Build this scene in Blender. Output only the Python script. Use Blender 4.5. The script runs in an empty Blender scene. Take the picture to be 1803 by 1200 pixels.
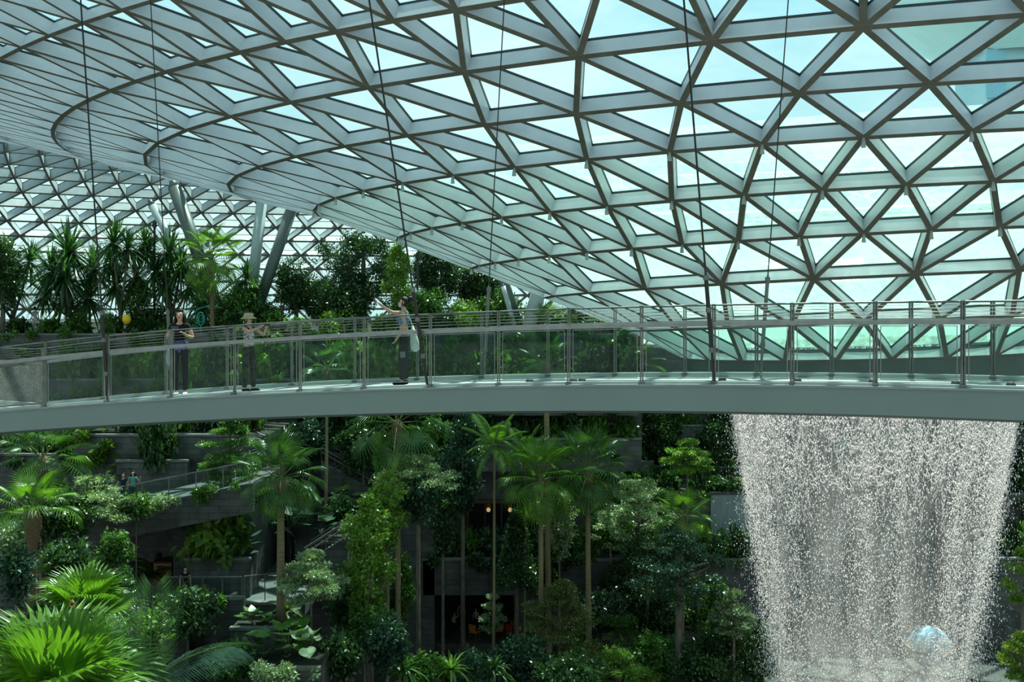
import bpy, bmesh, math, random
import numpy as np
from mathutils import Vector, Matrix, Euler
PI = math.pi
R = random.Random(7)
F, CX, HY, CZ = 1753.0, 901.5, 536.0, 20.0      # focal length in px, axis column, horizon row, eye height
sc = bpy.context.scene
COL = sc.collection

def at(px, py, d):                                # pixel + depth -> world point
    return Vector(((px - CX) / F * d, d, CZ - (py - HY) / F * d))
def xat(px, d): return (px - CX) / F * d
def zat(py, d): return CZ - (py - HY) / F * d

# ------------------------------------------------------------------ object helpers
def tag(o, label=None, cat=None, group=None, kind=None):
    if label: o['label'] = label
    if cat: o['category'] = cat
    if group: o['group'] = group
    if kind: o['kind'] = kind
    return o
def empty(name, loc=(0, 0, 0), rz=0.0, parent=None):
    o = bpy.data.objects.new(name, None); COL.objects.link(o)
    o.location = loc; o.rotation_euler = (0, 0, rz); o.empty_display_size = .2
    if parent: o.parent = parent
    return o
def link(name, me, parent=None, loc=None, rot=None, scale=None):
    o = bpy.data.objects.new(name, me); COL.objects.link(o)
    if parent: o.parent = parent
    if loc is not None: o.location = loc
    if rot is not None: o.rotation_euler = rot
    if scale is not None: o.scale = scale if hasattr(scale, '__len__') else (scale,) * 3
    return o

class MB:
    """collects polygons and builds one mesh"""
    def __init__(s): s.v = []; s.f = []; s.m = []
    def poly(s, pts, mi=0):
        n = len(s.v); s.v.extend([tuple(p) for p in pts]); s.f.append(tuple(range(n, n + len(pts)))); s.m.append(mi)
    def raw(s, vs, fs, mi=0):
        n = len(s.v); s.v.extend([tuple(p) for p in vs])
        for f in fs: s.f.append(tuple(i + n for i in f)); s.m.append(mi)
    def box(s, lo, hi, mi=0):
        x0, y0, z0 = lo; x1, y1, z1 = hi
        s.raw([(x0,y0,z0),(x1,y0,z0),(x1,y1,z0),(x0,y1,z0),(x0,y0,z1),(x1,y0,z1),(x1,y1,z1),(x0,y1,z1)],
              [(0,3,2,1),(4,5,6,7),(0,1,5,4),(1,2,6,5),(2,3,7,6),(3,0,4,7)], mi)
    def bar(s, A, B, w, h, up=(0,0,1), mi=0):      # rectangular bar centred on AB
        A = Vector(A); B = Vector(B); d = (B - A).normalized(); up = Vector(up)
        sd = d.cross(up)
        if sd.length < 1e-4: sd = d.cross(Vector((0,1,0)))
        sd.normalize(); u = sd.cross(d)
        vs = []
        for P in (A, B):
            for i, j in ((-1,-1),(1,-1),(1,1),(-1,1)): vs.append(P + sd*(i*w/2) + u*(j*h/2))
        s.raw(vs, [(0,1,2,3),(4,7,6,5),(0,4,5,1),(1,5,6,2),(2,6,7,3),(3,7,4,0)], mi)
    def tube(s, pts, rad, n=8, mi=0, cap=True):
        pts = [Vector(p) for p in pts]
        if not hasattr(rad, '__len__'): rad = [rad]*len(pts)
        rings = []; base = len(s.v); prev = None
        for i, p in enumerate(pts):
            d = (pts[min(i+1, len(pts)-1)] - pts[max(i-1, 0)])
            d = d.normalized() if d.length > 1e-9 else Vector((0,0,1))
            if prev is None:
                a = Vector((1,0,0)) if abs(d.x) < .8 else Vector((0,1,0))
                u = d.cross(a).normalized()
            else:
                u = (prev - d*prev.dot(d)).normalized()
            prev = u; w = d.cross(u)
            for k in range(n):
                an = 2*PI*k/n
                s.v.append(tuple(p + (u*math.cos(an) + w*math.sin(an))*rad[i]))
        for i in range(len(pts)-1):
            for k in range(n):
                a = base+i*n+k; b = base+i*n+(k+1) % n
                s.f.append((a, b, b+n, a+n)); s.m.append(mi)
        if cap:
            s.f.append(tuple(base+k for k in range(n-1, -1, -1))); s.m.append(mi)
            e = base+(len(pts)-1)*n
            s.f.append(tuple(e+k for k in range(n))); s.m.append(mi)
    def lathe(s, prof, n=16, c=(0,0,0), mi=0):
        base = len(s.v)
        for r, z in prof:
            for k in range(n):
                a = 2*PI*k/n; s.v.append((c[0]+r*math.cos(a), c[1]+r*math.sin(a), c[2]+z))
        for i in range(len(prof)-1):
            for k in range(n):
                a = base+i*n+k; b = base+i*n+(k+1) % n
                s.f.append((a, b, b+n, a+n)); s.m.append(mi)
    def mesh(s, name, mats, smooth=False):
        me = bpy.data.meshes.new(name)
        me.from_pydata(s.v, [], s.f)
        if not isinstance(mats, (list, tuple)): mats = [mats]
        for m in mats: me.materials.append(m)
        if len(mats) > 1: me.polygons.foreach_set('material_index', s.m)
        if smooth: me.polygons.foreach_set('use_smooth', [True]*len(s.f))
        me.update(); return me
    def build(s, name, mats, parent=None, smooth=False, loc=None):
        return link(name, s.mesh(name, mats, smooth), parent, loc)

def np_mesh(name, V, Fq, mats, smooth=False, midx=None):   # V (n,3) array, Fq (m,k) array of indices
    me = bpy.data.meshes.new(name)
    V = np.asarray(V, np.float32); Fq = np.asarray(Fq, np.int32)
    m, k = Fq.shape
    me.vertices.add(len(V)); me.vertices.foreach_set('co', V.ravel())
    me.loops.add(m*k); me.loops.foreach_set('vertex_index', Fq.ravel())
    me.polygons.add(m); me.polygons.foreach_set('loop_start', np.arange(0, m*k, k, dtype=np.int32))
    for x in (mats if isinstance(mats, (list, tuple)) else [mats]): me.materials.append(x)
    if midx is not None: me.polygons.foreach_set('material_index', np.asarray(midx, np.int32))
    if smooth: me.polygons.foreach_set('use_smooth', np.ones(m, bool))
    me.update(calc_edges=True); return me

# ------------------------------------------------------------------ materials
def new_mat(name):
    m = bpy.data.materials.new(name); m.use_nodes = True
    nt = m.node_tree; nt.nodes.clear()
    out = nt.nodes.new('ShaderNodeOutputMaterial')
    return m, nt, out
def nd(nt, t, **kw):
    n = nt.nodes.new(t)
    for k, v in kw.items():
        if k in n.inputs: n.inputs[k].default_value = v
        else: setattr(n, k, v)
    return n
def c4(c): return (c[0], c[1], c[2], 1.0)
def srgb(r, g, b):
    f = lambda u: (u/255/12.92) if u/255 <= .04045 else ((u/255+.055)/1.055)**2.4
    return (f(r), f(g), f(b))
def noise_mat(name, ca, cb, scale=4.0, rough=.6, metal=0.0, bump=0.0, spec=.5, detail=3, stretch=(1,1,1)):
    m, nt, out = new_mat(name)
    p = nd(nt, 'ShaderNodeBsdfPrincipled', Roughness=rough, Metallic=metal)
    p.inputs['Specular IOR Level'].default_value = spec
    tc = nd(nt, 'ShaderNodeTexCoord'); mp = nd(nt, 'ShaderNodeMapping'); mp.inputs['Scale'].default_value = stretch
    n = nd(nt, 'ShaderNodeTexNoise', Scale=scale, Detail=detail)
    r = nd(nt, 'ShaderNodeValToRGB')
    r.color_ramp.elements[0].position = .3; r.color_ramp.elements[1].position = .7
    r.color_ramp.elements[0].color = c4(ca); r.color_ramp.elements[1].color = c4(cb)
    L = nt.links.new
    L(tc.outputs['Object'], mp.inputs[0]); L(mp.outputs[0], n.inputs['Vector']); L(n.outputs['Fac'], r.inputs[0]); L(r.outputs[0], p.inputs['Base Color'])
    if bump:
        b = nd(nt, 'ShaderNodeBump', Strength=bump, Distance=.03); L(n.outputs['Fac'], b.inputs['Height']); L(b.outputs[0], p.inputs['Normal'])
    L(p.outputs[0], out.inputs[0]); return m
def plain(name, c, rough=.5, metal=0.0, spec=.5):
    return noise_mat(name, tuple(x*.9 for x in c), tuple(min(1, x*1.08) for x in c), 6.0, rough, metal, 0, spec, 2)
def glass_mat(name, tint, refl=.08, rough=.02, body=None, bodyfac=0.0, fres=1.25):
    m, nt, out = new_mat(name); L = nt.links.new
    t = nd(nt, 'ShaderNodeBsdfTransparent', Color=c4(tint))
    g = nd(nt, 'ShaderNodeBsdfGlossy', Roughness=rough, Color=(1,1,1,1))
    fr = nd(nt, 'ShaderNodeFresnel', IOR=fres)
    ad = nd(nt, 'ShaderNodeMath', operation='ADD'); ad.inputs[1].default_value = refl; L(fr.outputs[0], ad.inputs[0])
    ad.use_clamp = True
    mx = nd(nt, 'ShaderNodeMixShader'); L(ad.outputs[0], mx.inputs[0]); L(t.outputs[0], mx.inputs[1]); L(g.outputs[0], mx.inputs[2])
    last = mx
    if body:
        d = nd(nt, 'ShaderNodeBsdfDiffuse', Color=c4(body))
        m2 = nd(nt, 'ShaderNodeMixShader'); m2.inputs[0].default_value = bodyfac
        L(mx.outputs[0], m2.inputs[1]); L(d.outputs[0], m2.inputs[2]); last = m2
    L(last.outputs[0], out.inputs[0]); return m
def leaf_mat(name, ca, cb, trans=.35, rough=.38, spec=.5, tcol=None):
    """leaf: glossy diffuse face + light coming through, colour varied per leaf and per plant"""
    m, nt, out = new_mat(name); L = nt.links.new
    geo = nd(nt, 'ShaderNodeNewGeometry'); oi = nd(nt, 'ShaderNodeObjectInfo')
    ad = nd(nt, 'ShaderNodeMath', operation='MULTIPLY_ADD'); ad.inputs[1].default_value = .75
    mu = nd(nt, 'ShaderNodeMath', operation='MULTIPLY'); mu.inputs[1].default_value = .25
    L(oi.outputs['Random'], mu.inputs[0]); L(geo.outputs['Random Per Island'], ad.inputs[0]); L(mu.outputs[0], ad.inputs[2])
    mixc = nd(nt, 'ShaderNodeMix', data_type='RGBA')
    L(ad.outputs[0], mixc.inputs['Factor'])
    mixc.inputs[6].default_value = c4(ca); mixc.inputs[7].default_value = c4(cb)
    p = nd(nt, 'ShaderNodeBsdfPrincipled', Roughness=rough); p.inputs['Specular IOR Level'].default_value = spec
    L(mixc.outputs[2], p.inputs['Base Color'])
    t = nd(nt, 'ShaderNodeBsdfTranslucent')
    if tcol: t.inputs['Color'].default_value = c4(tcol)
    else:
        g = nd(nt, 'ShaderNodeMix', data_type='RGBA', blend_type='MULTIPLY'); g.inputs['Factor'].default_value = 1
        g.inputs[7].default_value = (1.45, 1.55, .5, 1); L(mixc.outputs[2], g.inputs[6]); L(g.outputs[2], t.inputs['Color'])
    mx = nd(nt, 'ShaderNodeMixShader'); mx.inputs[0].default_value = trans
    L(p.outputs[0], mx.inputs[1]); L(t.outputs[0], mx.inputs[2]); L(mx.outputs[0], out.inputs[0]); return m
def stone_mat(name, ca, cb, mortar, sx=1.0, wet=.55):
    m, nt, out = new_mat(name); L = nt.links.new
    tc = nd(nt, 'ShaderNodeTexCoord'); sep = nd(nt, 'ShaderNodeSeparateXYZ'); L(tc.outputs['Object'], sep.inputs[0])
    a = nd(nt, 'ShaderNodeMath', operation='ADD'); L(sep.outputs[0], a.inputs[0]); L(sep.outputs[1], a.inputs[1])
    cb_ = nd(nt, 'ShaderNodeCombineXYZ'); L(a.outputs[0], cb_.inputs[0]); L(sep.outputs[2], cb_.inputs[1])
    br = nd(nt, 'ShaderNodeTexBrick', Scale=sx); br.inputs['Color1'].default_value = c4(ca); br.inputs['Color2'].default_value = c4(cb)
    br.inputs['Mortar'].default_value = c4(mortar); br.inputs['Mortar Size'].default_value = .012
    br.inputs['Brick Width'].default_value = .9; br.inputs['Row Height'].default_value = .3
    L(cb_.outputs[0], br.inputs['Vector'])
    n = nd(nt, 'ShaderNodeTexNoise', Scale=1.3, Detail=5); L(tc.outputs['Object'], n.inputs['Vector'])
    mr = nd(nt, 'ShaderNodeMapRange'); mr.inputs['From Min'].default_value = .3; mr.inputs['From Max'].default_value = .75
    mr.inputs['To Min'].default_value = .45; mr.inputs['To Max'].default_value = 1.35; L(n.outputs['Fac'], mr.inputs[0])
    mx = nd(nt, 'ShaderNodeMix', data_type='RGBA', blend_type='MULTIPLY'); mx.inputs['Factor'].default_value = 1
    L(br.outputs['Color'], mx.inputs[6]); L(mr.outputs[0], mx.inputs[7])
    p = nd(nt, 'ShaderNodeBsdfPrincipled', Roughness=wet); L(mx.outputs[2], p.inputs['Base Color'])
    b = nd(nt, 'ShaderNodeBump', Strength=.5, Distance=.03); L(br.outputs['Fac'], b.inputs['Height']); b.invert = True
    L(b.outputs[0], p.inputs['Normal']); L(p.outputs[0], out.inputs[0]); return m

M = {}
M['steel'] = noise_mat('roof_steel_paint', (.58,.62,.65), (.67,.71,.74), 1.5, .45)
M['steelfar'] = noise_mat('far_steel_shaded', (.36,.41,.43), (.45,.50,.52), 1.5, .5)  # roof steel darkened so the sunlit far dome looks unlit
M['under'] = noise_mat('roof_steel_soffit_shade', (.20,.19,.15), (.27,.26,.21), 3, .55)  # shade and ground reflection put into the soffit colour
M['gasket'] = plain('dark_gasket', (.035,.045,.05), .5)
M['roofglass'] = glass_mat('roof_glass', (.67,.965,.98), .03, .03, (.8,.95,.95), .04)
M['railglass'] = glass_mat('railing_glass', (.78,.89,.85), .0, .02, (.30,.52,.48), .018, 1.18)
M['stainless'] = noise_mat('brushed_stainless', (.13,.135,.125), (.20,.205,.19), 8, .45, .6)
M['rail'] = noise_mat('satin_handrail', (.24,.25,.24), (.32,.33,.31), 6, .4, .5)
M['girder'] = noise_mat('girder_paint', (.19,.25,.235), (.21,.275,.255), .6, .5)
M['deck'] = noise_mat('deck_paving', (.24,.27,.26), (.32,.35,.34), 3, .6)
M['kerb'] = noise_mat('kerb_paint', (.40,.44,.43), (.50,.54,.52), 3, .5)
M['cable'] = plain('dark_cable', (.035,.035,.03), .45, .5)
M['column'] = noise_mat('column_paint', (.30,.37,.37), (.36,.43,.43), .8, .4)
M['stone'] = stone_mat('dark_stone_tiles', (.058,.068,.069), (.092,.104,.103), (.026,.030,.030))
M['stone2'] = stone_mat('wet_stone_tiles', (.07,.083,.084), (.11,.125,.122), (.03,.034,.034), 1.0, .45)
M['coping'] = noise_mat('stone_coping', (.10,.12,.11), (.18,.20,.18), 4, .6)
M['soil'] = noise_mat('planting_soil', (.008,.010,.006), (.018,.020,.012), 3, .9, 0, .4)
M['floor'] = noise_mat('valley_floor', (.02,.024,.022), (.05,.055,.05), .8, .7)
M['paving'] = noise_mat('walkway_paving', (.06,.07,.07), (.10,.11,.11), 2, .6)
M['dark'] = plain('recess_shade', (.008,.009,.01), .5)  # near-black, stands in for shade in the recess
M['bark'] = noise_mat('palm_bark', (.10,.065,.035), (.22,.16,.09), 9, .85, 0, .6, .3, 4, (1,1,4))
M['bark2'] = noise_mat('grey_bark', (.10,.095,.075), (.21,.19,.15), 6, .85, 0, .5, .3, 4, (1,1,.4))
M['palmtrunk'] = noise_mat('ringed_palm_trunk', (.16,.13,.07), (.30,.25,.15), 5, .8, 0, .4, .3, 3, (.3,.3,6))

# ------------------------------------------------------------------ camera, light, sky
cam = bpy.data.cameras.new('camera'); cam.sensor_width = 36; cam.lens = 36*F/1803
cam.shift_y = -(600 - HY)/1803; cam.clip_end = 2000; cam.clip_start = .1
co = bpy.data.objects.new('camera', cam); COL.objects.link(co); co.location = (0, 0, CZ); co.rotation_euler = (PI/2, 0, 0)
sc.camera = co
SUN_DIR = Vector((.14, .40, .90)).normalized()      # towards the sun
sun = bpy.data.lights.new('sun', 'SUN'); sun.energy = 12.5; sun.angle = math.radians(.6); sun.color = (1, .87, .73)
so = bpy.data.objects.new('sun', sun); COL.objects.link(so); so.rotation_euler = SUN_DIR.to_track_quat('Z', 'Y').to_euler(); so.location = (-20, 60, 80)

w = bpy.data.worlds.new('sky'); sc.world = w; w.use_nodes = True
nt = w.node_tree; nt.nodes.clear(); L = nt.links.new
wo = nd(nt, 'ShaderNodeOutputWorld'); bg = nd(nt, 'ShaderNodeBackground', Strength=1.15)
tc = nd(nt, 'ShaderNodeTexCoord'); sep = nd(nt, 'ShaderNodeSeparateXYZ'); L(tc.outputs['Generated'], sep.inputs[0])
gr = nd(nt, 'ShaderNodeValToRGB'); L(sep.outputs[2], gr.inputs[0])
e = gr.color_ramp.elements
e[0].position = 0.0; e[0].color = (.78,.90,.88,1); e[1].position = 1.0; e[1].color = (.32,.62,.82,1)
x = e.new(.10); x.color = (.80,.93,.92,1); x = e.new(.30); x.color = (.56,.84,.92,1)
dv = nd(nt, 'ShaderNodeVectorMath', operation='MULTIPLY'); dv.inputs[1].default_value = (1, 1, 2.2); L(tc.outputs['Generated'], dv.inputs[0])
nz = nd(nt, 'ShaderNodeTexNoise', Scale=3.2, Detail=6); nz.inputs['Roughness'].default_value = .6; L(dv.outputs[0], nz.inputs['Vector'])
cr = nd(nt, 'ShaderNodeValToRGB'); cr.color_ramp.elements[0].position = .40; cr.color_ramp.elements[1].position = .60; L(nz.outputs['Fac'], cr.inputs[0])
mx = nd(nt, 'ShaderNodeMix', data_type='RGBA'); L(cr.outputs[0], mx.inputs['Factor']); L(gr.outputs[0], mx.inputs[6]); mx.inputs[7].default_value = (1.0, 1.03, 1.02, 1)
L(mx.outputs[2], bg.inputs[0]); L(bg.outputs[0], wo.inputs[0])
sc.view_settings.view_transform = 'Standard'; sc.view_settings.look = 'None'; sc.view_settings.exposure = 0.0
cy = sc.cycles
cy.max_bounces = 5; cy.diffuse_bounces = 2; cy.glossy_bounces = 2; cy.transmission_bounces = 3; cy.transparent_max_bounces = 16
cy.caustics_reflective = False; cy.caustics_refractive = False; cy.sample_clamp_indirect = 4; cy.sample_clamp_direct = 12

# ------------------------------------------------------------------ roof: a toroidal diagrid that dips to the oculus
TH = .3392; DAX = 42.4
E1 = Vector((-math.sin(TH), -math.cos(TH), 0)); E2 = Vector((-math.cos(TH), math.sin(TH), 0))
AXIS = Vector((math.sin(TH)*DAX, math.cos(TH)*DAX, 0))
ROWS = [(7.0,6.6,-1.55,.28),(9.33,8.3,-.24,.47),(12.9,10,1.18,.53),(16.1,11.9,2.42,.53),(19.4,13.8,3.53,.43),(23.2,15.7,4.6,.27),
        (27.2,17.6,5.45,.12),(31.1,19.5,6.36,0),(35.5,21.2,7.34,0),(40,23,8.4,0),(44.5,25,9.4,0),(49,27.5,10.4,0),(53.5,30.5,11.4,0),
        (58,34,12.3,0),(62,38,13.1,0),(66,42,13.8,0)]
def ell_nodes(a, b, n, off):                       # n nodes at equal arc length, first one (off=0) facing the camera
    T = np.linspace(0, 2*PI, 4001); dx = a*np.cos(T); dy = b*np.sin(T)
    ds = np.hypot(dx, dy); S = np.concatenate([[0], np.cumsum((ds[1:]+ds[:-1])/2*(T[1]-T[0]))]); S /= S[-1]
    return np.interp(((np.arange(n)+off)/n) % 1.0, S, T)
def rp(a, b, z, g, t):
    p = AXIS + E1*(b*math.cos(t)) + E2*(a*math.sin(t)); return Vector((p.x, p.y, CZ + z - g*math.sin(t)))
rows = []
for k, (a, b, z, g) in enumerate(ROWS):
    n = 25 if k < 3 else (50 if k < 8 else 100)
    if k < 3: off = (.5, 0, .5)[k]
    elif k < 8: off = ((k-3) % 2)*.5
    else: off = ((k-8) % 2)*.5
    rows.append([rp(a, b, z, g, t) for t in ell_nodes(a, b, n, off)])
cen = Vector((AXIS.x, AXIS.y, 0))
def row_normals(rws, k):
    P = rws[k]; n = len(P); out = []
    for i in range(n):
        tg = P[(i+1) % n] - P[i-1]
        p = P[i]
        def nearest(Q): return min(Q, key=lambda q: (q-p).length_squared)
        up = nearest(rws[k+1]) - p if k+1 < len(rws) else p - nearest(rws[k-1])
        dn = p - nearest(rws[k-1]) if k > 0 else up
        m = up.normalized() + dn.normalized()
        nn = tg.cross(m)
        nn.normalize(); out.append(nn)
    return out
def beam(mb, A, B, nA, nB, w, h):                  # deep plate beam hanging below the glass line, dark gasket on top, soffit shade painted in
    t = (B-A).normalized(); nm = (nA+nB).normalized(); sd = t.cross(nm).normalized()*(w/2)
    A0 = A - nA*h; B0 = B - nB*h; Am = A - nA*.07; Bm = B - nB*.07
    mb.raw([A0-sd, A0+sd, B0+sd, B0-sd, Am-sd, Am+sd, Bm+sd, Bm-sd, A-sd*1.25, A+sd*1.25, B+sd*1.25, B-sd*1.25],
           [(0,4,7,3),(1,2,6,5)], 0)
    n = len(mb.v)-12
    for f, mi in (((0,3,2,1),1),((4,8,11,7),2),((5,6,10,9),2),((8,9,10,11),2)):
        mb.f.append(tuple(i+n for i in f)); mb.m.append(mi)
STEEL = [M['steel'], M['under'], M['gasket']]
def roof(rws, name, label, wfn, hfn, conn, flip=1, mats=None):
    mats = mats or STEEL
    root = empty(name); tag(root, label, kind='structure')
    NR = [row_normals(rws, k) for k in range(len(rws))]
    for k, P in enumerate(rws):
        n = len(P); mb = MB()
        for i in range(n): beam(mb, P[i], P[(i+1) % n], NR[k][i], NR[k][(i+1) % n], wfn(k), hfn(k))
        mb.build('ring_beam', mats, root)
        if k+1 < len(rws):
            Q = rws[k+1]; mb = MB(); gl = MB()
            for i, j in conn(k, n, len(Q)):
                beam(mb, P[i % n], Q[j % len(Q)], NR[k][i % n], NR[k+1][j % len(Q)], wfn(k), hfn(k))
            mb.build('diagonal_beams', mats, root)
            # glass: triangles between the two rows
            c = sorted(set((i, j) for i, j in conn(k, n, len(Q))))
            lift = .02
            for (i, j), (i2, j2) in zip(c, c[1:] + [(c[0][0]+n, c[0][1]+len(Q))]):
                a = P[i % n]; b = Q[j % len(Q)]
                d = P[i2 % n] if j2 == j else Q[j2 % len(Q)]
                gl.poly([a, b, d])
            gl.build('glass_panes', M['roofglass'], root)
    return root, NR
def conn_same(n, half):                            # half: this row is offset by half a cell, the next is not
    out = []
    for i in range(n):
        out += [(i, i), (i, i+1)] if half else [(i, i-1), (i, i)]
    return out
def conn_main(k, n, m):
    if m == n:
        return conn_same(n, (k < 3 and k != 1) or (3 <= k < 8 and (k-3) % 2 == 1) or (k >= 8 and (k-8) % 2 == 1))
    out = []
    for i in range(n):
        out += [(i, 2*i), (i, 2*i+1), (i, 2*i+2)] if k == 2 else [(i, 2*i-1), (i, 2*i), (i, 2*i+1)]
    return out
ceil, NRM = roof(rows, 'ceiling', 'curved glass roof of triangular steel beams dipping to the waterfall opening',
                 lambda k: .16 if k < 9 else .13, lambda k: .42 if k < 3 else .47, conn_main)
# spotlights under the nodes of three rings
for k in (3, 4, 5):
    for i, p in enumerate(rows[k]):
        if p.y < AXIS.y + 2 and p.x < 26:
            nn = NRM[k][i]; mb = MB(); b = p - nn*.47
            mb.tube([b, b - nn*.05 - Vector((0,0,.06)), b - nn*.05 - Vector((0,0,.20))], [.03, .05, .065], 8)
            mb.build('spotlight', M['kerb'], ceil)
# far dome that closes the hall behind the gardens
CR, OUT = (66, 42), (92, 64)
DOME = [(0,13.8),(.13,14.2),(.26,14.1),(.38,13.7),(.49,13.0),(.59,12.1),(.68,11),(.755,9.8),(.82,8.5),(.875,7.1),(.92,5.6),(.955,4.1),(.98,2.6),(.99,1.1),(1,-.4),(1,-2)]
drows = []
for k, (s_, z) in enumerate(DOME):
    a = CR[0]+(OUT[0]-CR[0])*s_; b = CR[1]+(OUT[1]-CR[1])*s_
    drows.append([rp(a, b, z, 0, t) for t in ell_nodes(a, b, 150, (k % 2)*.5)])
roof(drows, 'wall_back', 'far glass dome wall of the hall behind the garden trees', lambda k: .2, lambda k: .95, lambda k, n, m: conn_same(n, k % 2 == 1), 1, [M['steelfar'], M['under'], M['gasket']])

# water film that runs down the outside of the funnel, with its feed pipe
def film_mat():
    m, nt, out = new_mat('running_water_film'); L = nt.links.new
    tc = nd(nt, 'ShaderNodeTexCoord'); mp = nd(nt, 'ShaderNodeMapping'); mp.inputs['Scale'].default_value = (1, 1, .5); L(tc.outputs['Object'], mp.inputs[0])
    n = nd(nt, 'ShaderNodeTexNoise', Scale=1.6, Detail=6); n.inputs['Distortion'].default_value = 1.5; L(mp.outputs[0], n.inputs['Vector'])
    wv = nd(nt, 'ShaderNodeTexNoise', Scale=6, Detail=4); L(mp.outputs[0], wv.inputs['Vector'])
    ad = nd(nt, 'ShaderNodeMath', operation='ADD'); L(n.outputs['Fac'], ad.inputs[0]); L(wv.outputs['Fac'], ad.inputs[1])
    mr = nd(nt, 'ShaderNodeMapRange'); mr.inputs['From Min'].default_value = .8; mr.inputs['From Max'].default_value = 1.25
    mr.inputs['To Min'].default_value = .34; mr.inputs['To Max'].default_value = .70; L(ad.outputs[0], mr.inputs[0])
    t = nd(nt, 'ShaderNodeBsdfTransparent', Color=(.92,.99,.97,1))
    d = nd(nt, 'ShaderNodeBsdfDiffuse', Color=(.66,.88,.76,1)); tr = nd(nt, 'ShaderNodeBsdfTranslucent', Color=(.68,.90,.77,1))
    m1 = nd(nt, 'ShaderNodeMixShader'); m1.inputs[0].default_value = .5; L(d.outputs[0], m1.inputs[1]); L(tr.outputs[0], m1.inputs[2])
    m2 = nd(nt, 'ShaderNodeMixShader'); L(mr.outputs[0], m2.inputs[0]); L(t.outputs[0], m2.inputs[1]); L(m1.outputs[0], m2.inputs[2])
    L(m2.outputs[0], out.inputs[0]); return m
RA = np.array(ROWS)
def ring_at(kf, n, lift=.0, shrink=0.0):
    c = [np.interp(kf, np.arange(len(ROWS)), RA[:, i]) for i in range(4)]
    return [rp(c[0]-shrink, c[1]-shrink, c[2]+lift, c[3], t) for t in ell_nodes(c[0]-shrink, c[1]-shrink, n, 0)]
ks = np.linspace(0, 5.1, 34); nA = 220
V = [p for kf in ks for p in ring_at(kf, nA, .14)]
Fq = [(i*nA+j, i*nA+(j+1) % nA, (i+1)*nA+(j+1) % nA, (i+1)*nA+j) for i in range(len(ks)-1) for j in range(nA)]
o = link('water_film', np_mesh('water_film', V, Fq, film_mat(), True))
tag(o, 'pale green sheet of water running down the lower glass of the roof', 'running water', kind='stuff')
mb = MB(); pr = ring_at(5.2, 160, .40); mb.tube(pr[42:119], .22, 10)
o = mb.build('water_pipe', plain('white_pipe', (.85,.88,.86), .4), None, True)
tag(o, 'white water pipe curving across the roof glass above the funnel', 'pipe')
# solid collar under the rim
mb = MB(); NB = 96
rings = [ring_at(0, NB, .02, -.10), ring_at(0, NB, -.34, -.10), ring_at(0, NB, -1.35, .1), ring_at(0, NB, -1.35, .6), ring_at(0, NB, .02, .5)]
for A_, B_ in zip(rings, rings[1:]+[rings[0]]):
    for i in range(NB): mb.poly([A_[i], A_[(i+1) % NB], B_[(i+1) % NB], B_[i]])
o = mb.build('oculus_collar', noise_mat('collar_paint', (.10,.135,.13), (.13,.17,.16), 1, .45), None, True)
tag(o, 'dark grey drum under the roof opening from which the waterfall drops', 'collar')

# ------------------------------------------------------------------ footbridge
PX = [80,190,302,413,528,641,758,878,1001,1129,1258,1397,1542,1693]
HH = [114,117,119.5,122,124.5,126.5,128.5,131,133,136,140,144,148,152.5]
PB = [715,708,700,695,688,683,680,678,677,675,675,677,678,682]
RH = 1.28
pd = [RH*F/h for h in HH]
pxw = [xat(a, d) for a, d in zip(PX, pd)]; pzw = [zat(b, d) for b, d in zip(PB, pd)]
cd = np.polyfit(pxw, pd, 3); cz = np.polyfit(pxw, pzw, 3)
def bd(x): return float(np.polyval(cd, x))
def bz(x): return float(np.polyval(cz, max(-11.5, min(9.5, x))))
def bp(x, off=0.0, up=0.0):                        # point on the bridge: x along, off metres behind the near edge, up metres above the deck
    s = (bd(x+.05)-bd(x-.05))/.1; n = Vector((-s, 1, 0)).normalized()
    return Vector((x, bd(x), bz(x)+up)) + n*off
xs_ = np.linspace(-15, 12, 90)
BW = 2.0
bridge = empty('footbridge', bp(-2)); BI = Matrix.Translation(-bp(-2))
tag(bridge, 'curved grey footbridge with glass railings and steel posts crossing the garden', 'footbridge')
def bput(mb, name, mats, smooth=False):
    me = mb.mesh(name, mats, smooth); me.transform(BI); o = bpy.data.objects.new(name, me); COL.objects.link(o); o.parent = bridge; return o
def sweep(mb, prof, mi=0, closed=True):            # sweep an (off, up) outline along the bridge
    P = [[bp(x, o_, u_) for o_, u_ in prof] for x in xs_]; n = len(prof)
    for A_, B_ in zip(P, P[1:]):
        for i in range(n if closed else n-1): mb.poly([A_[i], A_[(i+1) % n], B_[(i+1) % n], B_[i]], mi)
mb = MB(); sweep(mb, [(-.12,-.035),(-.12,-.435),(.15,-.50),(BW-.15,-.50),(BW+.12,-.435),(BW+.12,-.035)]); bput(mb, 'girder', M['girder'])
mb = MB(); sweep(mb, [(-.14,-.035),(-.14,.0),(.10,.0),(.10,-.02),(BW-.1,-.02),(BW-.1,.0),(BW+.14,.0),(BW+.14,-.035)]); bput(mb, 'deck', M['deck'])
for off, kb in ((0.0, .045), (BW, .06)):
    mb = MB(); sweep(mb, [(off-.03,0),(off-.03,kb),(off+.03,kb),(off+.03,0)]); bput(mb, 'kerb', M['kerb'])
    mb = MB(); sweep(mb, [(off-.035,.93),(off-.035,1.0),(off+.035,1.0),(off+.035,.93)]); bput(mb, 'handrail', M['rail'])
    mb = MB(); mb.tube([bp(x, off, 1.27) for x in xs_], .014, 6); bput(mb, 'top_rail', M['stainless'], True)
    for u in (1.06, 1.115, 1.17, 1.22):
        mb = MB(); mb.tube([bp(x, off, u) for x in xs_], .004, 5); bput(mb, 'wire_rope', M['stainless'], True)
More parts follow.
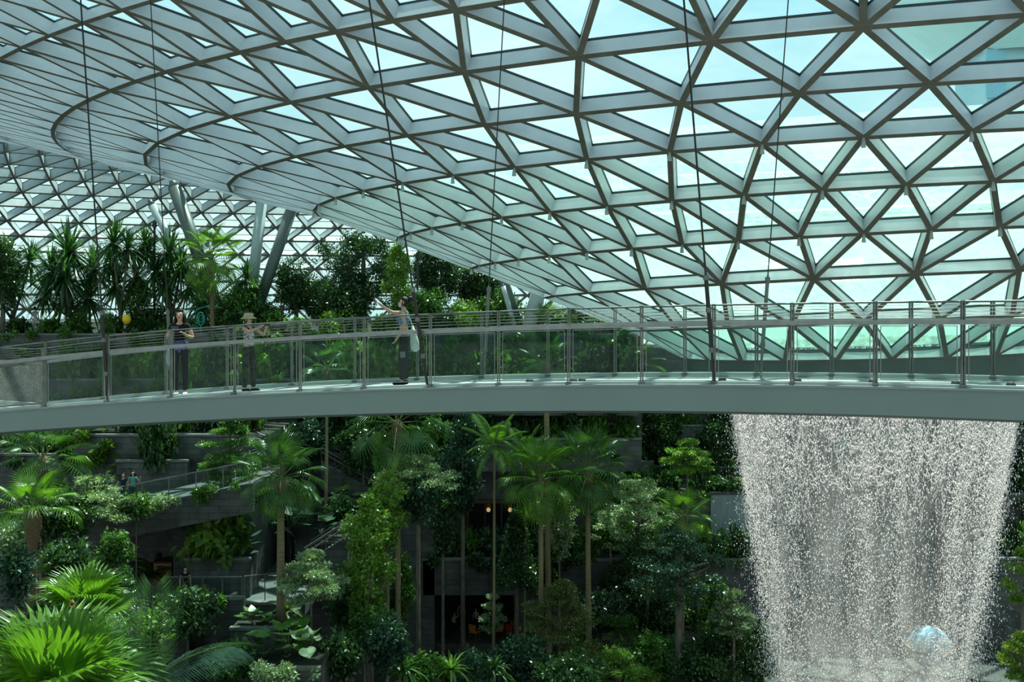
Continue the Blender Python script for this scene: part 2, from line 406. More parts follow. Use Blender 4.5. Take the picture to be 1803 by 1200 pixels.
FPX = [-45,75,183,292,400,514,625,735,848,965,1083,1206,1332,1464,1604,1748,1895]
near_x = [pxw[0]-1.36, pxw[0]-2.7] + pxw + [pxw[-1]+1.3, pxw[-1]+2.6]
near_x.sort()
def solve_x(px, off):
    lo, hi = -15.0, 12.0
    for _ in range(40):
        m_ = (lo+hi)/2; p = bp(m_, off)
        if CX + F*p.x/p.y < px: lo = m_
        else: hi = m_
    return lo
far_x = [solve_x(p, BW) for p in FPX]
def bput2(mb, name, mats, par):
    o = bput(mb, name, mats); o.parent = par; return o
for off, XS in ((0.0, near_x), (BW, far_x)):
    for x in XS:
        mb = MB()
        for dx in (-.017, .017):
            a = bp(x+dx, off, -.02); b = bp(x+dx, off, 1.27); mb.bar(a, b, .020, .045, (0,1,0))
        po_ = bput(mb, 'railing_post', M['stainless'])
        mb = MB(); mb.bar(bp(x-.03, off, .96), bp(x+.03, off, .96), .06, .085); bput2(mb, 'rail_bracket', M['stainless'], po_)
        mb = MB(); mb.bar(bp(x-.045, off-.02, .02), bp(x+.045, off-.02, .02), .09, .05); bput2(mb, 'base_plate', M['stainless'], po_)
        mb = MB(); mb.bar(bp(x-.03, off, 1.275), bp(x+.03, off, 1.275), .05, .02); bput2(mb, 'post_cap', M['stainless'], po_)
    for i, (x0, x1) in enumerate(zip(XS, XS[1:])):
        if off == 0 and i < 2: continue
        mb = MB(); a0 = bp(x0+.07, off, .10); a1 = bp(x1-.07, off, .10); b0 = bp(x0+.07, off, .91); b1 = bp(x1-.07, off, .91)
        mb.poly([a0, a1, b1, b0]); gp = bput(mb, 'glass_pane', M['railglass'])
        if off == 0:
            fr = MB()
            for A_, B_ in ((a0, b0), (a1, b1), (a0, a1), (b0, b1)): fr.bar(A_, B_, .009, .012)
            bput2(fr, 'pane_edge', M['rail'], gp)
for i in range(2):                                 # woven wire panels at the left end
    x0, x1 = near_x[i], near_x[i+1]; mb = MB(); nW = 30
    P0, P1 = bp(x0+.06, 0, .08), bp(x1-.06, 0, .08); hv = Vector((0,0,.83)); wv = P1-P0; wl = wv.length
    st = .045; nn = int((wl+.83)/st)
    for k in range(nn):
        s = k*st
        a0 = max(0, s-.83); a1 = min(wl, s)
        mb.bar(P0+wv*(a0/wl)+Vector((0,0,s-a0)), P0+wv*(a1/wl)+Vector((0,0,s-a1)), .0042, .0042)
        mb.bar(P0+wv*((wl-a0)/wl)+Vector((0,0,s-a0)), P0+wv*((wl-a1)/wl)+Vector((0,0,s-a1)), .0042, .0042)
    for A_, B_ in ((P0, P0+hv), (P1, P1+hv), (P0, P1), (P0+hv, P1+hv)): mb.bar(A_, B_, .03, .03)
    bput(mb, 'wire_mesh_panel', M['stainless'])
for px in (935, 1012, 1027, 1273, 1405, 1537, 1683, 1780):   # small floor lamps along the kerb
    x = solve_x(px, .55); mb = MB(); p = bp(x, .45, 0)
    mb.lathe([(.0,.0),(.07,.0),(.07,.03),(.05,.07),(.0,.08)], 10, p); bput(mb, 'floor_lamp', M['gasket'], True)

# ------------------------------------------------------------------ hanger cables from the roof to the bridge
CAB = [(142,0,166,400,190,700,0.0,'far-left hanger cable on the near side of the bridge, left of the three women'),
       (265,0,287,400,303,690,BW,'hanger cable behind the woman in black'),
       (650,0,705,400,753,676,0.0,'hanger cable with a thick lower rod beside the woman in grey trousers'),
       (888,0,868,400,852,665,BW,'hanger cable on the far railing right of the woman in grey trousers'),
       (1204,0,1235,400,1258,672,0.0,'hanger cable on the near railing left of the waterfall'),
       (1388,0,1358,400,1339,655,BW,'hanger cable on the far railing above the left part of the waterfall')]
from mathutils.bvhtree import BVHTree
rv = []; rf = []
for k, P in enumerate(rows[:-1]):
    base = len(rv); Q = rows[k+1]; rv += list(P)+list(Q); n = len(P)
    for (i, j), (i2, j2) in zip(*(lambda c: (c, c[1:]+[(c[0][0]+n, c[0][1]+len(Q))]))(conn_main(k, n, len(Q)))):
        a = base+i % n; b = base+n+j % len(Q); d = base+i2 % n if j2 == j else base+n+j2 % len(Q); rf.append((a, b, d))
rbvh = BVHTree.FromPolygons(rv, rf)
for x0, y0, x1, y1, x2, y2, off, lab in CAB:
    xb = solve_x(x2, off); foot = bp(xb, off, .0); dd = foot.y
    head = at(x0, y0, dd*.97); dr = (head-foot).normalized()
    hit = rbvh.ray_cast(foot, dr)[0]
    top = hit if hit is not None else foot + dr*12
    r_ = empty('hanger_cable', foot); tag(r_, lab, 'cable', 'hanger cables of the footbridge')
    thick = .030 if off == 0 else .020
    mb = MB(); mid = foot + dr*1.75
    mb.tube([mid-foot, top-foot], thick*.55, 8); mb.build('wire_rope', M['cable'], r_)
    mb = MB(); mb.tube([Vector((0,0,0)), dr*.55, dr*.56, dr*1.70, dr*1.80], [.024,.024,.034,.034,.015], 8); mb.build('tension_rod', M['stainless'] if off else M['cable'], r_)
    for s in (.55, 1.2, 1.72):
        mb = MB(); mb.lathe([(.0,-.04),(.045,-.04),(.045,.04),(.0,.04)], 8, dr*s); mb.build('clamp', M['stainless'], r_)
# ------------------------------------------------------------------ floors, garden level and stone terraces
SM = [M['stone'], M['soil'], M['coping']]
def block(name, px0, px1, d0, d1, z0, z1, x0=None, x1=None, cop=True, mats=SM, label=None, top=1):
    x0 = xat(px0, d0) if x0 is None else x0; x1 = xat(px1, d0) if x1 is None else x1
    mb = MB(); mb.box((x0, d0, z0), (x1, d1, z1))
    mb.m[1] = top
    if cop:
        mb.box((x0-.03, d0-.05, z1-.04), (x1+.03, d0+.22, z1+.07), 2)
    o = mb.build(name, mats); tag(o, label, kind='structure'); return o
mb = MB(); mb.box((-110, -25, -.3), (110, 125, 0)); tag(mb.build('floor', M['floor']), kind='structure')
block('wall_back', 0, 0, 60, 125, 0, 18.2, -110, xat(1130, 60), label='dark stone wall below the upper garden')
block('wall_back', 0, 0, 64, 70, 0, 17.2, xat(1130, 60), 75, label='dark stone wall behind the waterfall')
block('wall_left', 130, 470, 51, 60, 0, 13.3, label='stone planter wall behind the upper walkway')
block('wall_left', 205, 330, 50.3, 51, 0, 12.1, label='low stone planter wall beside the two walkers')
block('wall_left', -140, 130, 53, 60, 0, 12.0, label='planted stone wall at the left')
# upper ramp with its parapet
def ramp(px0, px1, d0, d1, ztop0, ztop1, thick, mats, name, label):
    x0, x1 = xat(px0, d0), xat(px1, d0); mb = MB()
    vs = [(x0,d0,ztop0-thick),(x1,d0,ztop1-thick),(x1,d1,ztop1-thick),(x0,d1,ztop0-thick),(x0,d0,ztop0),(x1,d0,ztop1),(x1,d1,ztop1),(x0,d1,ztop0)]
    mb.raw(vs, [(0,3,2,1),(4,5,6,7),(0,1,5,4),(1,2,6,5),(2,3,7,6),(3,0,4,7)])
    o = mb.build(name, mats); tag(o, label, kind='structure'); return o
RZ = lambda x: 10.66 + .2*(x - xat(225, 45.5))       # walking surface of the ramp
xa, xb = xat(-80, 44), xat(445, 44)
ramp(-80, 445, 44.4, 51, RZ(xa), RZ(xb), .5, [M['paving']], 'floor_ramp', 'paved upper walkway rising to the right')
ramp(-80, 445, 44, 44.4, RZ(xa)+.25, RZ(xb)+.25, 1.3, [M['stone']], 'wall_front', 'dark stone edge of the upper walkway')
block('wall_left', 305, 445, 46.2, 51, 6.9, 10.6, cop=False, label='stone pier under the upper walkway')
block('wall_left', 325, 440, 44.6, 46.2, 6.9, 8.6, label='stone planter against the pier')
block('floor_walk', 225, 520, 41.9, 51, 6.3, 6.9, cop=False, mats=[M['paving']]*3, label='lower walkway paving')
block('wall_front', 285, 428, 41.5, 41.9, 6.3, 7.75, label='stone parapet of the lower walkway')
block('wall_front', 428, 505, 42.3, 42.7, 5.6, 7.3, label='stone parapet of the lower walkway beside the palm')
block('wall_front', 405, 485, 39.9, 41.3, 0, 7.0, label='stone planter below the lower walkway')
block('wall_front', 443, 562, 36.6, 39.3, 0, 6.6, label='low stone planter at the bottom of the garden')
block('wall_left', 520, 640, 49, 56, 0, 8.3, label='stone block beside the stairs')
block('wall_back', 560, 765, 54, 60, 0, 8.6, label='planted stone terrace left of centre')
block('wall_back', 515, 745, 57, 60, 0, 11.4, label='upper planted stone terrace left of centre')
block('wall_back', 745, 905, 54, 60, 4.25, 6.17, label='stone parapet over the cafe')
block('wall_back', 905, 1345, 54, 60, 0, 6.17, label='long stone terrace in the middle')
block('wall_back', 990, 1345, 57, 64, 0, 9.1, label='second stone terrace')
block('wall_back', 1010, 1330, 60.5, 64, 0, 10.1, label='third stone terrace')
block('wall_back', 1062, 1150, 60.1, 60.5, 8.6, 10.5, mats=[M['stone2']]*3, label='paler stone block on the third terrace')
block('wall_back', 560, 1130, 58.5, 60, 10.2, 12.1, label='planted ledge under the bridge')
block('wall_back', 1130, 1330, 62.5, 64, 0, 12.4, label='upper ledge left of the waterfall')
block('wall_right', 1720, 1960, 58, 64, 0, 5.2, label='stone terrace right of the waterfall')
block('wall_right', 1735, 1960, 61, 64, 0, 8.4, label='second stone terrace right of the waterfall')
block('wall_right', 1735, 1960, 62.8, 64, 0, 12.2, label='upper stone terrace right of the waterfall')
block('wall_back', 100, 1125, 58.3, 60, 13.5, 15.6, label='green planted ledge behind the bridge glass')
# planting mounds near the camera, below the frame
block('wall_front', 0, 0, 6, 24, 0, 10.9, -16.5, -6.9, label='planting mound under the nearest palms')
block('wall_front', 0, 0, 26, 38, 0, 8.5, -26, -14, label='planting mound under the bright palms')
# window / door openings, and a panel painted as recess shade
def panel(name, px0, px1, y0, y1, d, mat, label, th=.08, parent=None):
    mb = MB(); a = at(px0, y1, d); b = at(px1, y0, d); mb.box((a.x, d-th, a.z), (b.x, d, b.z))
    o = mb.build(name, mat, parent)
    if not parent: tag(o, label, kind='structure')
    return o
def door(name, px0, px1, y0, y1, d, label, frame):
    r_ = panel(name, px0, px1, y0, y1, d, M['darkglass'], label, .05)
    mb = MB(); a = at(px0, y1, d); b = at(px1, y0, d)
    for x0, x1, z0, z1 in ((a.x-.15, a.x, a.z, b.z), (b.x, b.x+.15, a.z, b.z), (a.x-.15, b.x+.15, b.z, b.z+.2)): mb.box((x0, d-.3, z0), (x1, d, z1))
    fo = mb.build('door_frame', frame, r_)
    mb = MB(); n = max(1, int((b.x-a.x)/1.2))
    for i in range(1, n+1):
        x = a.x+(b.x-a.x)*i/(n+1); mb.box((x-.03, d-.1, a.z), (x+.03, d-.05, b.z))
    mb.build('mullion', M['gasket'], r_); return r_
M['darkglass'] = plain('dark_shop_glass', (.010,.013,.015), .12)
M['wood'] = noise_mat('dark_wood', (.05,.02,.012), (.10,.045,.025), 3, .5, 0, .2, .4, 4, (1,1,8))
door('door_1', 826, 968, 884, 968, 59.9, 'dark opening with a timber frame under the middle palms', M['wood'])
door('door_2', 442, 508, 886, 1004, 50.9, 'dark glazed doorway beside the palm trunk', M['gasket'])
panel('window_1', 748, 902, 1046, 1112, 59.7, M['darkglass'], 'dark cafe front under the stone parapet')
panel('recess_shade_panel', 245, 304, 930, 1040, 50.9, M['dark'], 'near-black panel painted as shade in the recess under the upper walkway')  # black sheet paints the shade at the back of the recess
panel('window_3', 520, 560, 905, 985, 48.9, M['darkglass'], 'dark window beside the stairs')
o = empty('display_screen', at(1288, 942, 56.9)); tag(o, 'pale blue-grey glazed panel on the terrace wall left of the waterfall', 'panel')
a = at(1252, 944, 56.8); b = at(1330, 872, 56.8)
mb = MB(); mb.box((a.x-o.location.x, -.05, 0), (b.x-o.location.x, .08, b.z-a.z)); mb.build('panel_face', noise_mat('rainy_panel', (.16,.22,.25), (.26,.33,.36), 2.5, .3, 0, 0, .5, 4, (6,1,.3)), o)
mb = MB(); mb.box((a.x-o.location.x-.1, -.1, b.z-a.z), (b.x-o.location.x+.1, .08, b.z-a.z+.15)); mb.build('panel_frame', M['gasket'], o)

# two round lamps in the dark opening
M['lampglow'] = new_mat('warm_lamp')[0]
_m, _nt, _o = M['lampglow'], M['lampglow'].node_tree, M['lampglow'].node_tree.nodes['Material Output']
_e = nd(_nt, 'ShaderNodeEmission', Color=(1,.62,.28,1), Strength=.55); _nt.links.new(_e.outputs[0], _o.inputs[0])
for px, w_ in ((860, 'left'), (898, 'right')):
    c = at(px, 897, 59.3); t = empty('globe_lamp', c); tag(t, 'warm round lamp glowing at the %s side of the dark opening between the palms' % w_, 'lamp', 'round lamps in the dark opening')
    mb = MB(); mb.lathe([(.0,-.13),(.08,-.11),(.13,0),(.08,.11),(.0,.13)], 14); mb.build('lamp_shade', M['lampglow'], t, True)
    mb = MB(); mb.tube([(0,0,.13),(0,.58,.13)], .02, 6); mb.build('bracket', M['gasket'], t)

# glass balustrades of the two walkways
def balustrade(name, p0, p1, h, n, label):
    t = empty(name, p0); tag(t, label, 'railing'); D_ = p1-p0
    for i in range(n+1):
        p = D_*(i/n); mb = MB(); mb.bar(p, p+Vector((0,0,h)), .04, .04, (0,1,0)); mb.build('railing_post', M['stainless'], t)
        if i < n:
            q = D_*((i+1)/n); mb = MB(); mb.poly([p+Vector((.05,0,.06)), q+Vector((-.05,0,.06)), q+Vector((-.05,0,h-.06)), p+Vector((.05,0,h-.06))]); mb.build('glass_pane', M['railglass'], t)
    mb = MB(); mb.bar(Vector((0,0,h)), D_+Vector((0,0,h)), .06, .05); mb.build('handrail', M['stainless'], t)
def V3(px, d, z): return Vector((xat(px, d), d, z))
balustrade('glass_railing', V3(60, 44.2, RZ(xat(60,44.2))+.25), V3(440, 44.2, RZ(xat(440,44.2))+.25), .95, 8, 'glass railing in front of the two people on the upper walkway')
balustrade('glass_railing', V3(288, 41.7, 7.75), V3(426, 41.7, 7.75), .85, 4, 'glass railing of the lower walkway, left of the palm trunk')
balustrade('glass_railing', V3(430, 42.5, 7.3), V3(503, 42.5, 7.5), 1.1, 2, 'short glass railing behind the palm trunk on the lower walkway')
balustrade('glass_railing', V3(1010, 58.2, 10.1), V3(1320, 58.2, 10.1), .9, 8, 'long thin railing on the terrace left of the waterfall') if False else None
# stairs
def stair(p0, p1, label, n=12, wd=1.6):
    t = empty('staircase', p0); tag(t, label, 'stairs'); D_ = p1-p0; mb = MB()
    for i in range(n):
        a = D_*(i/n); b = D_*((i+1)/n); x0, x1 = sorted((a.x, b.x)); mb.box((x0, 0, -1.2+min(a.z,b.z)), (x1, wd, max(a.z,b.z)))
    mb.build('steps', M['paving'], t)
    mb = MB(); mb.raw([Vector((0,-.08,-1.3)), D_+Vector((0,-.08,-1.3)), D_+Vector((0,-.08,.25)), Vector((0,-.08,.25)), Vector((0,0,-1.3)), D_+Vector((0,0,-1.3)), D_+Vector((0,0,.25)), Vector((0,0,.25))],
        [(0,1,2,3),(4,7,6,5),(0,4,5,1),(3,2,6,7),(0,3,7,4),(1,5,6,2)]); mb.build('stringer', M['stone2'], t)
    for y in (0.0, wd):
        mb = MB()
        for h in (.95, .7): mb.tube([Vector((0,y,h)), D_+Vector((0,y,h))], .045, 6)
        for i in range(5): mb.tube([D_*(i/4)+Vector((0,y,0)), D_*(i/4)+Vector((0,y,.95))], .02, 5)
        mb.build('handrail', M['stainless'], t)
stair(at(536, 1000, 47), at(612, 952, 47), 'dark stone stairs with steel handrails climbing behind the palm trunk')
stair(at(662, 872, 55), at(566, 818, 55), 'stairs with thin steel handrails descending towards the bright columnar trees')

# ------------------------------------------------------------------ leaning steel columns that hold the roof
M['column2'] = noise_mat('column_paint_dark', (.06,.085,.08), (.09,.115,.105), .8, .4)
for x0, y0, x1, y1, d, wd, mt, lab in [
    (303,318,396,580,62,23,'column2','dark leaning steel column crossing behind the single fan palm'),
    (263,352,316,450,66,15,'column','thin pale steel column leaning right behind the tufted trees'),
    (462,345,436,580,64,19,'column','pale steel column leaning left, behind the woman in the hat'),
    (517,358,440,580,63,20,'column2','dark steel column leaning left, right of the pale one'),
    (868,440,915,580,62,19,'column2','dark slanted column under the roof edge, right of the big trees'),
    (955,490,930,580,61,26,'column','thick pale column stub under the roof edge above the fan leaves'),
    (885,500,915,610,61,9,'column','thin pale strut in front of the slanted column')]:
    a = at(x0, y0, d); b = at(x1, y1, d); dr = (b-a).normalized()
    if dr.z < 0: b = a + dr*((a.z-18.2)/-dr.z)
    up = (a-b); t = empty('steel_column', b); tag(t, lab, 'column', 'leaning roof columns')
    r_ = wd*d/F/2; mb = MB(); mb.tube([Vector((0,0,0)), up*.96], r_, 16); mb.build('shaft', M[mt], t, True)
    mb = MB(); mb.tube([up*.96, up*.985, up*1.0], [r_, r_*.55, r_*.5], 12); mb.build('column_head', M['column2'], t, True)
    mb = MB(); mb.lathe([(0,0),(r_*1.6,0),(r_*1.6,.08),(r_*1.05,.12),(0,.12)], 14); mb.build('base_plate', M['column2'], t)
for px, y0, d, lab in ((272, 400, 61, 'thin black lamp post among the tufted trees'), (497, 548, 61, 'short black lamp post right of the woman in the hat'), (735, 455, 63, 'thin black lamp post between the big trees')):
    t = empty('lamp_post', V3(px, d, 18.2)); tag(t, lab, 'lamp post'); h = zat(y0, d)-18.2
    mb = MB(); mb.tube([(0,0,0),(0,0,h)], [.09,.07], 8); mb.build('pole', M['cable'], t, True)
    mb = MB(); mb.lathe([(0,h),(.14,h),(.14,h+.3),(.05,h+.42),(0,h+.42)], 8); mb.build('lamp_head', M['cable'], t)
# ------------------------------------------------------------------ plant library (meshes are shared, every plant is its own object)
G = {
 'dark':  leaf_mat('leaf_dark_green', (.018,.055,.017), (.055,.130,.036), .30, .30, .6),
 'blue':  leaf_mat('leaf_blue_green', (.016,.054,.032), (.050,.120,.066), .25, .30, .6),
 'mid':   leaf_mat('leaf_mid_green', (.044,.118,.022), (.110,.235,.046), .35, .34, .5),
 'light': leaf_mat('leaf_light_green', (.115,.225,.034), (.235,.390,.075), .42, .38, .5),
 'olive': leaf_mat('leaf_olive', (.090,.120,.040), (.190,.230,.090), .35, .40, .4),
 'pale':  leaf_mat('leaf_pale_variegated', (.12,.20,.10), (.44,.54,.36), .35, .32, .5),
 'palm':  leaf_mat('palm_leaf_green', (.030,.092,.020), (.080,.180,.042), .38, .30, .6),
 'palmb': leaf_mat('palm_leaf_bright', (.066,.170,.016), (.145,.275,.040), .42, .33, .5),
 'pand':  leaf_mat('strap_leaf_green', (.022,.075,.026), (.070,.165,.055), .35, .32, .6),
 'fern':  leaf_mat('fern_green', (.045,.110,.012), (.110,.200,.025), .40, .42, .3),
 'red':   leaf_mat('red_flowers', (.30,.02,.02), (.50,.06,.05), .3, .5, .3, (.5,.05,.03)),
 'pink':  leaf_mat('pink_flowers', (.40,.12,.22), (.60,.35,.42), .3, .5, .3, (.5,.2,.3)),
}
stem_m = noise_mat('green_stem', (.05,.09,.02), (.10,.15,.03), 4, .6)
rng = np.random.default_rng(11)
def fan_frond(seed, Lp=1.0, Rb=1.0, nseg=36, spread=300, droop=.25, tilt=25, fold=.15, jn=.33):
    r = random.Random(seed); mb = MB(); ti = math.radians(-tilt)
    pts = [Vector((Lp*i/5, 0, -.10*Lp*(i/5)**2)) for i in range(6)]
    mb.tube(pts, [.022,.018,.015,.013,.012,.010], 5, 1)
    hub = pts[-1]; cx, cz = math.cos(ti), math.sin(ti); dphi = math.radians(spread)/nseg
    def P(s, ph, off):                              # s along segment, lateral offset off
        x = s*math.cos(ph) - off*math.sin(ph); y = s*math.sin(ph) + off*math.cos(ph)
        z = fold*abs(y)*.9 - droop*(s/Rb)**2.2*s
        return hub + Vector((x*cx - z*cz, y, x*cz + z*cx))
    for k in range(nseg):
        ph = -math.radians(spread)/2 + dphi*(k+.5); ln = Rb*(.78+.22*math.cos(ph*.55))*r.uniform(.93,1.05)
        w = .5*ln*jn*dphi*1.02
        a = P(.03, ph, 0); m1 = P(ln*jn, ph, w); m2 = P(ln*jn, ph, -w); q1 = P(ln*(jn+1.0)*.5, ph, w*.66); q2 = P(ln*(jn+1.0)*.5, ph, -w*.66)
        e_ = P(ln, ph + r.uniform(-.03,.03), 0) + Vector((0,0,-.12*ln))
        zc = Vector((0,0,.012)); mc = P(ln*jn, ph, 0)-zc; qc = P(ln*(jn+1.0)*.5, ph, 0)-zc
        for t_ in ((a, m2, mc), (a, mc, m1)): mb.poly(t_)
        mb.poly((m2, q2, qc, mc)); mb.poly((mc, qc, q1, m1)); mb.poly((q2, e_, qc)); mb.poly((qc, e_, q1))
    return mb
def feather_frond(seed, Lr=2.2, npair=36, droop=.5, ll=.55, hang=.35, lw=.022):
    r = random.Random(seed); mb = MB()
    def C(u): return Vector((Lr*u*(1-.12*u*u*droop), 0, -droop*Lr*.42*u**2.3))
    mb.tube([C(i/8) for i in range(9)], [.028,.026,.023,.02,.017,.014,.011,.008,.004], 5, 1)
    for k in range(npair):
        u = .10 + .88*k/npair; c = C(u); t = (C(min(1,u+.02))-C(u-.02)).normalized()
        ln = ll*(.35+1.0*math.sin(PI*min(1,(u*.9+.08)))**.7)*r.uniform(.92,1.06)
        for s in (-1, 1):
            fw = .55+.5*u; d = (t*fw + Vector((0, s, .12-.1*r.random()))).normalized()
            w = Vector((0,0,1)).cross(d).normalized()*(lw+.006*r.random())
            m_ = c + d*ln*.5 + Vector((0,0,-hang*ln*.18)); e_ = c + d*ln*.95 + Vector((0,0,-hang*ln*.75))
            mb.poly((c, m_-w, m_+w)); mb.poly((m_-w, e_, m_+w))
    return mb
def strap_tuft(seed, n=60, L0=1.2, wd=.05, up=85, dn=-35, droop=.6):
    r = random.Random(seed); mb = MB()
    for k in range(n):
        az = k*2.39996 + r.uniform(-.2,.2); el = math.radians(up + (dn-up)*(k/n)**.8 + r.uniform(-6,6)); L_ = L0*r.uniform(.8,1.1)
        d = Vector((math.cos(az)*math.cos(el), math.sin(az)*math.cos(el), math.sin(el))); sd = Vector((-math.sin(az), math.cos(az), 0))*wd*.5
        dr = droop*r.uniform(.6,1.3)
        P = [d*L_*s + Vector((0,0,-dr*L_*s*s*(.35+.65*math.cos(el)))) for s in (.03,.35,.7,1.0)]
        ws = (.8,1.0,.75,.0)
        L1 = [p - sd*w_ for p, w_ in zip(P, ws)]; R1 = [p + sd*w_ for p, w_ in zip(P, ws)]
        mb.poly((L1[0], R1[0], R1[1], L1[1])); mb.poly((L1[1], R1[1], R1[2], L1[2])); mb.poly((L1[2], R1[2], P[3]))
    return mb
def leaf_cloud(centers, radii, n, ll, lw, seed, upbias=.5, flat=1.0, name='foliage', mat=None, out=.7):
    """n leaves scattered in clusters: centers (m,3), radii (m,)"""
    g = np.random.default_rng(seed); centers = np.asarray(centers, float); radii = np.asarray(radii, float)
    pr = radii**2; pr /= pr.sum(); idx = g.choice(len(centers), n, p=pr)
    u = g.normal(size=(n,3)); u /= np.linalg.norm(u, axis=1)[:,None]
    rr = g.random(n)**.45
    off = u*rr[:,None]*radii[idx][:,None]; off[:,2] *= flat
    p = centers[idx] + off
    d = u*out + g.normal(size=(n,3))*.6; d[:,2] -= .12; d /= np.linalg.norm(d, axis=1)[:,None]
    nrm = g.normal(size=(n,3)); nrm[:,2] += upbias*3; s = np.cross(d, nrm); s /= np.linalg.norm(s, axis=1)[:,None]+1e-9
    nn = np.cross(s, d); L_ = ll*g.uniform(.7,1.25,n)[:,None]; W_ = lw*g.uniform(.8,1.2,n)[:,None]
    a = p; b = p + d*L_*.45 + s*W_*.5 + nn*L_*.06; c = p + d*L_ - nn*L_*.08; e_ = p + d*L_*.45 - s*W_*.5 + nn*L_*.06
    V = np.stack([a, b, c, e_], 1).reshape(-1,3); Fq = np.arange(4*n).reshape(n,4)
    return np_mesh(name, V, Fq, mat)
def crown(shape, n, ll, lw, seed, mat, ncl=60, cr=.22):
    g = np.random.default_rng(seed); cs = []; rs = []
    if shape == 'round':
        for _ in range(ncl):
            u = g.normal(size=3); u /= np.linalg.norm(u); k = g.uniform(.35,.86); cs.append(u*k*[1,1,1]); rs.append(cr*g.uniform(.7,1.3))
    elif shape == 'column':                          # unit width, three units tall
        for _ in range(ncl):
            z = g.uniform(-1.4,1.4); a = g.uniform(0,2*PI); w_ = (1-(abs(z)/1.55)**2.6)*g.uniform(.35,.85)
            cs.append([w_*math.cos(a), w_*math.sin(a), z]); rs.append(cr*g.uniform(.7,1.3))
    elif shape == 'cone':
        for _ in range(ncl):
            z = g.uniform(-1.3,1.3); a = g.uniform(0,2*PI); w_ = (1.05-(z+1.3)/2.7)*g.uniform(.4,.95)
            cs.append([w_*math.cos(a), w_*math.sin(a), z]); rs.append(cr*g.uniform(.6,1.2))
    elif shape == 'layer':                           # flat trays of leaves
        for L_ in range(6):
            z0 = -.55+.24*L_; R_ = (.95,1.0,.9,.75,.55,.3)[L_]; oa = g.uniform(0,2*PI)
            for _ in range(ncl//6):
                a = g.uniform(0,2*PI); w_ = R_*math.sqrt(g.uniform(.02,.9)); cs.append([w_*math.cos(a)+.12*math.cos(oa), w_*math.sin(a), z0 + g.normal()*.035 - .10*w_*w_]); rs.append(cr*g.uniform(.6,1.2))
        return leaf_cloud(cs, rs, n, ll, lw, seed, 1.2, .30, 'foliage', mat, .8)
    elif shape == 'dome':
        for _ in range(ncl):
            u = g.normal(size=3); u /= np.linalg.norm(u); u[2] = abs(u[2]); k = g.uniform(.3,.82); cs.append(u*k); rs.append(cr*g.uniform(.7,1.3))
    return leaf_cloud(cs, rs, n, ll, lw, seed, .5, 1, 'foliage', mat)
def two_mats(mb, name, ma, mbm): return mb.mesh(name, [ma, mbm])
LIB = {}
for mname in ('palm', 'palmb'):
    LIB['fan_'+mname] = [two_mats(fan_frond(1, 1.15, .80, 30, 290, .20, 12), 'fan_frond', G[mname], stem_m),
                         two_mats(fan_frond(2, 1.2, .80, 30, 310, .36, 26), 'fan_frond', G[mname], stem_m),
                         two_mats(fan_frond(3, 1.2, .80, 30, 300, .55, 38), 'fan_frond', G[mname], stem_m)]
LIB['fan_big'] = [two_mats(fan_frond(7, .85, 1.15, 26, 215, .12, 2, .20, .56), 'fan_frond', G['palmb'], stem_m), two_mats(fan_frond(8, .85, 1.15, 26, 235, .22, 14, .20, .54), 'fan_frond', G['palmb'], stem_m),
                  two_mats(fan_frond(9, .9, 1.1, 26, 260, .45, 30, .15, .5), 'fan_frond', G['palm'], stem_m)]
LIB['feather'] = [two_mats(feather_frond(1, 2.2, 36, .45), 'feather_frond', G['palm'], stem_m), two_mats(feather_frond(2, 2.2, 36, .9), 'feather_frond', G['palm'], stem_m)]
LIB['featherb'] = [two_mats(feather_frond(3, 2.2, 34, .55), 'feather_frond', G['palmb'], stem_m), two_mats(feather_frond(4, 2.2, 34, 1.0), 'feather_frond', G['palmb'], stem_m)]
LIB['feather_big'] = [two_mats(feather_frond(5, 2.2, 36, .20, .62, .8, .013), 'feather_frond', G['palm'], stem_m), two_mats(feather_frond(6, 2.2, 36, .75, .62, .8, .013), 'feather_frond', G['blue'], stem_m)]
LIB['tuft'] = [strap_tuft(i, 120, 1.30, .075, 88, -55, .32).mesh('leaf_tuft', G['pand']) for i in (1,2,3)]
LIB['rosette'] = [strap_tuft(9, 34, .9, .085, 80, 5, .75).mesh('strap_leaves', G['light']), strap_tuft(10, 34, .9, .075, 80, 0, .8).mesh('strap_leaves', G['mid'])]
for cn in ('dark', 'mid', 'light', 'blue', 'olive', 'pale'):
    LIB['dome_'+cn] = crown('dome', 1300, .22, .11, 25, G[cn], 34, .28)
    LIB['dome2_'+cn] = crown('dome', 1000, .26, .145, 26, G[cn], 30, .28)
LIB['flower_red'] = crown('dome', 500, .14, .10, 30, G['red'], 26, .25)
LIB['flower_pink'] = crown('dome', 500, .14, .10, 31, G['pink'], 26, .25)
def bigleaf_mesh(seed, mat):                          # heart shaped leaf on a stalk, along +X
    mb = MB(); pts = [Vector((.9*i/4, 0, .55*(i/4) - .25*(i/4)**2)) for i in range(5)]; mb.tube(pts, .018, 5, 1)
    h = pts[-1]; out = [(-.16,.12),(-.10,.24),(.05,.30),(.25,.26),(.45,.15),(.66,0)]
    def Q(x, y): return h + Vector((x*.85, y, -.45*x - .25*y*y + .02))
    ctr = [Q(x, 0) for x in (-.05,.05,.2,.35,.5,.66)]
    for s in (-1, 1):
        prev = Q(-.02, 0); pc = Q(-.05, 0)
        for i, (x, y) in enumerate(out):
            cur = Q(x, s*y); mb.poly((pc, prev, cur, ctr[i]) if i else (pc, cur, ctr[0])); prev, pc = cur, ctr[i]
    return two_mats(mb, 'broad_leaf', mat, stem_m)
LIB['ear_blue'] = bigleaf_mesh(1, G['blue']); LIB['ear_mid'] = bigleaf_mesh(2, G['mid']); LIB['ear_pale'] = bigleaf_mesh(3, G['pale'])
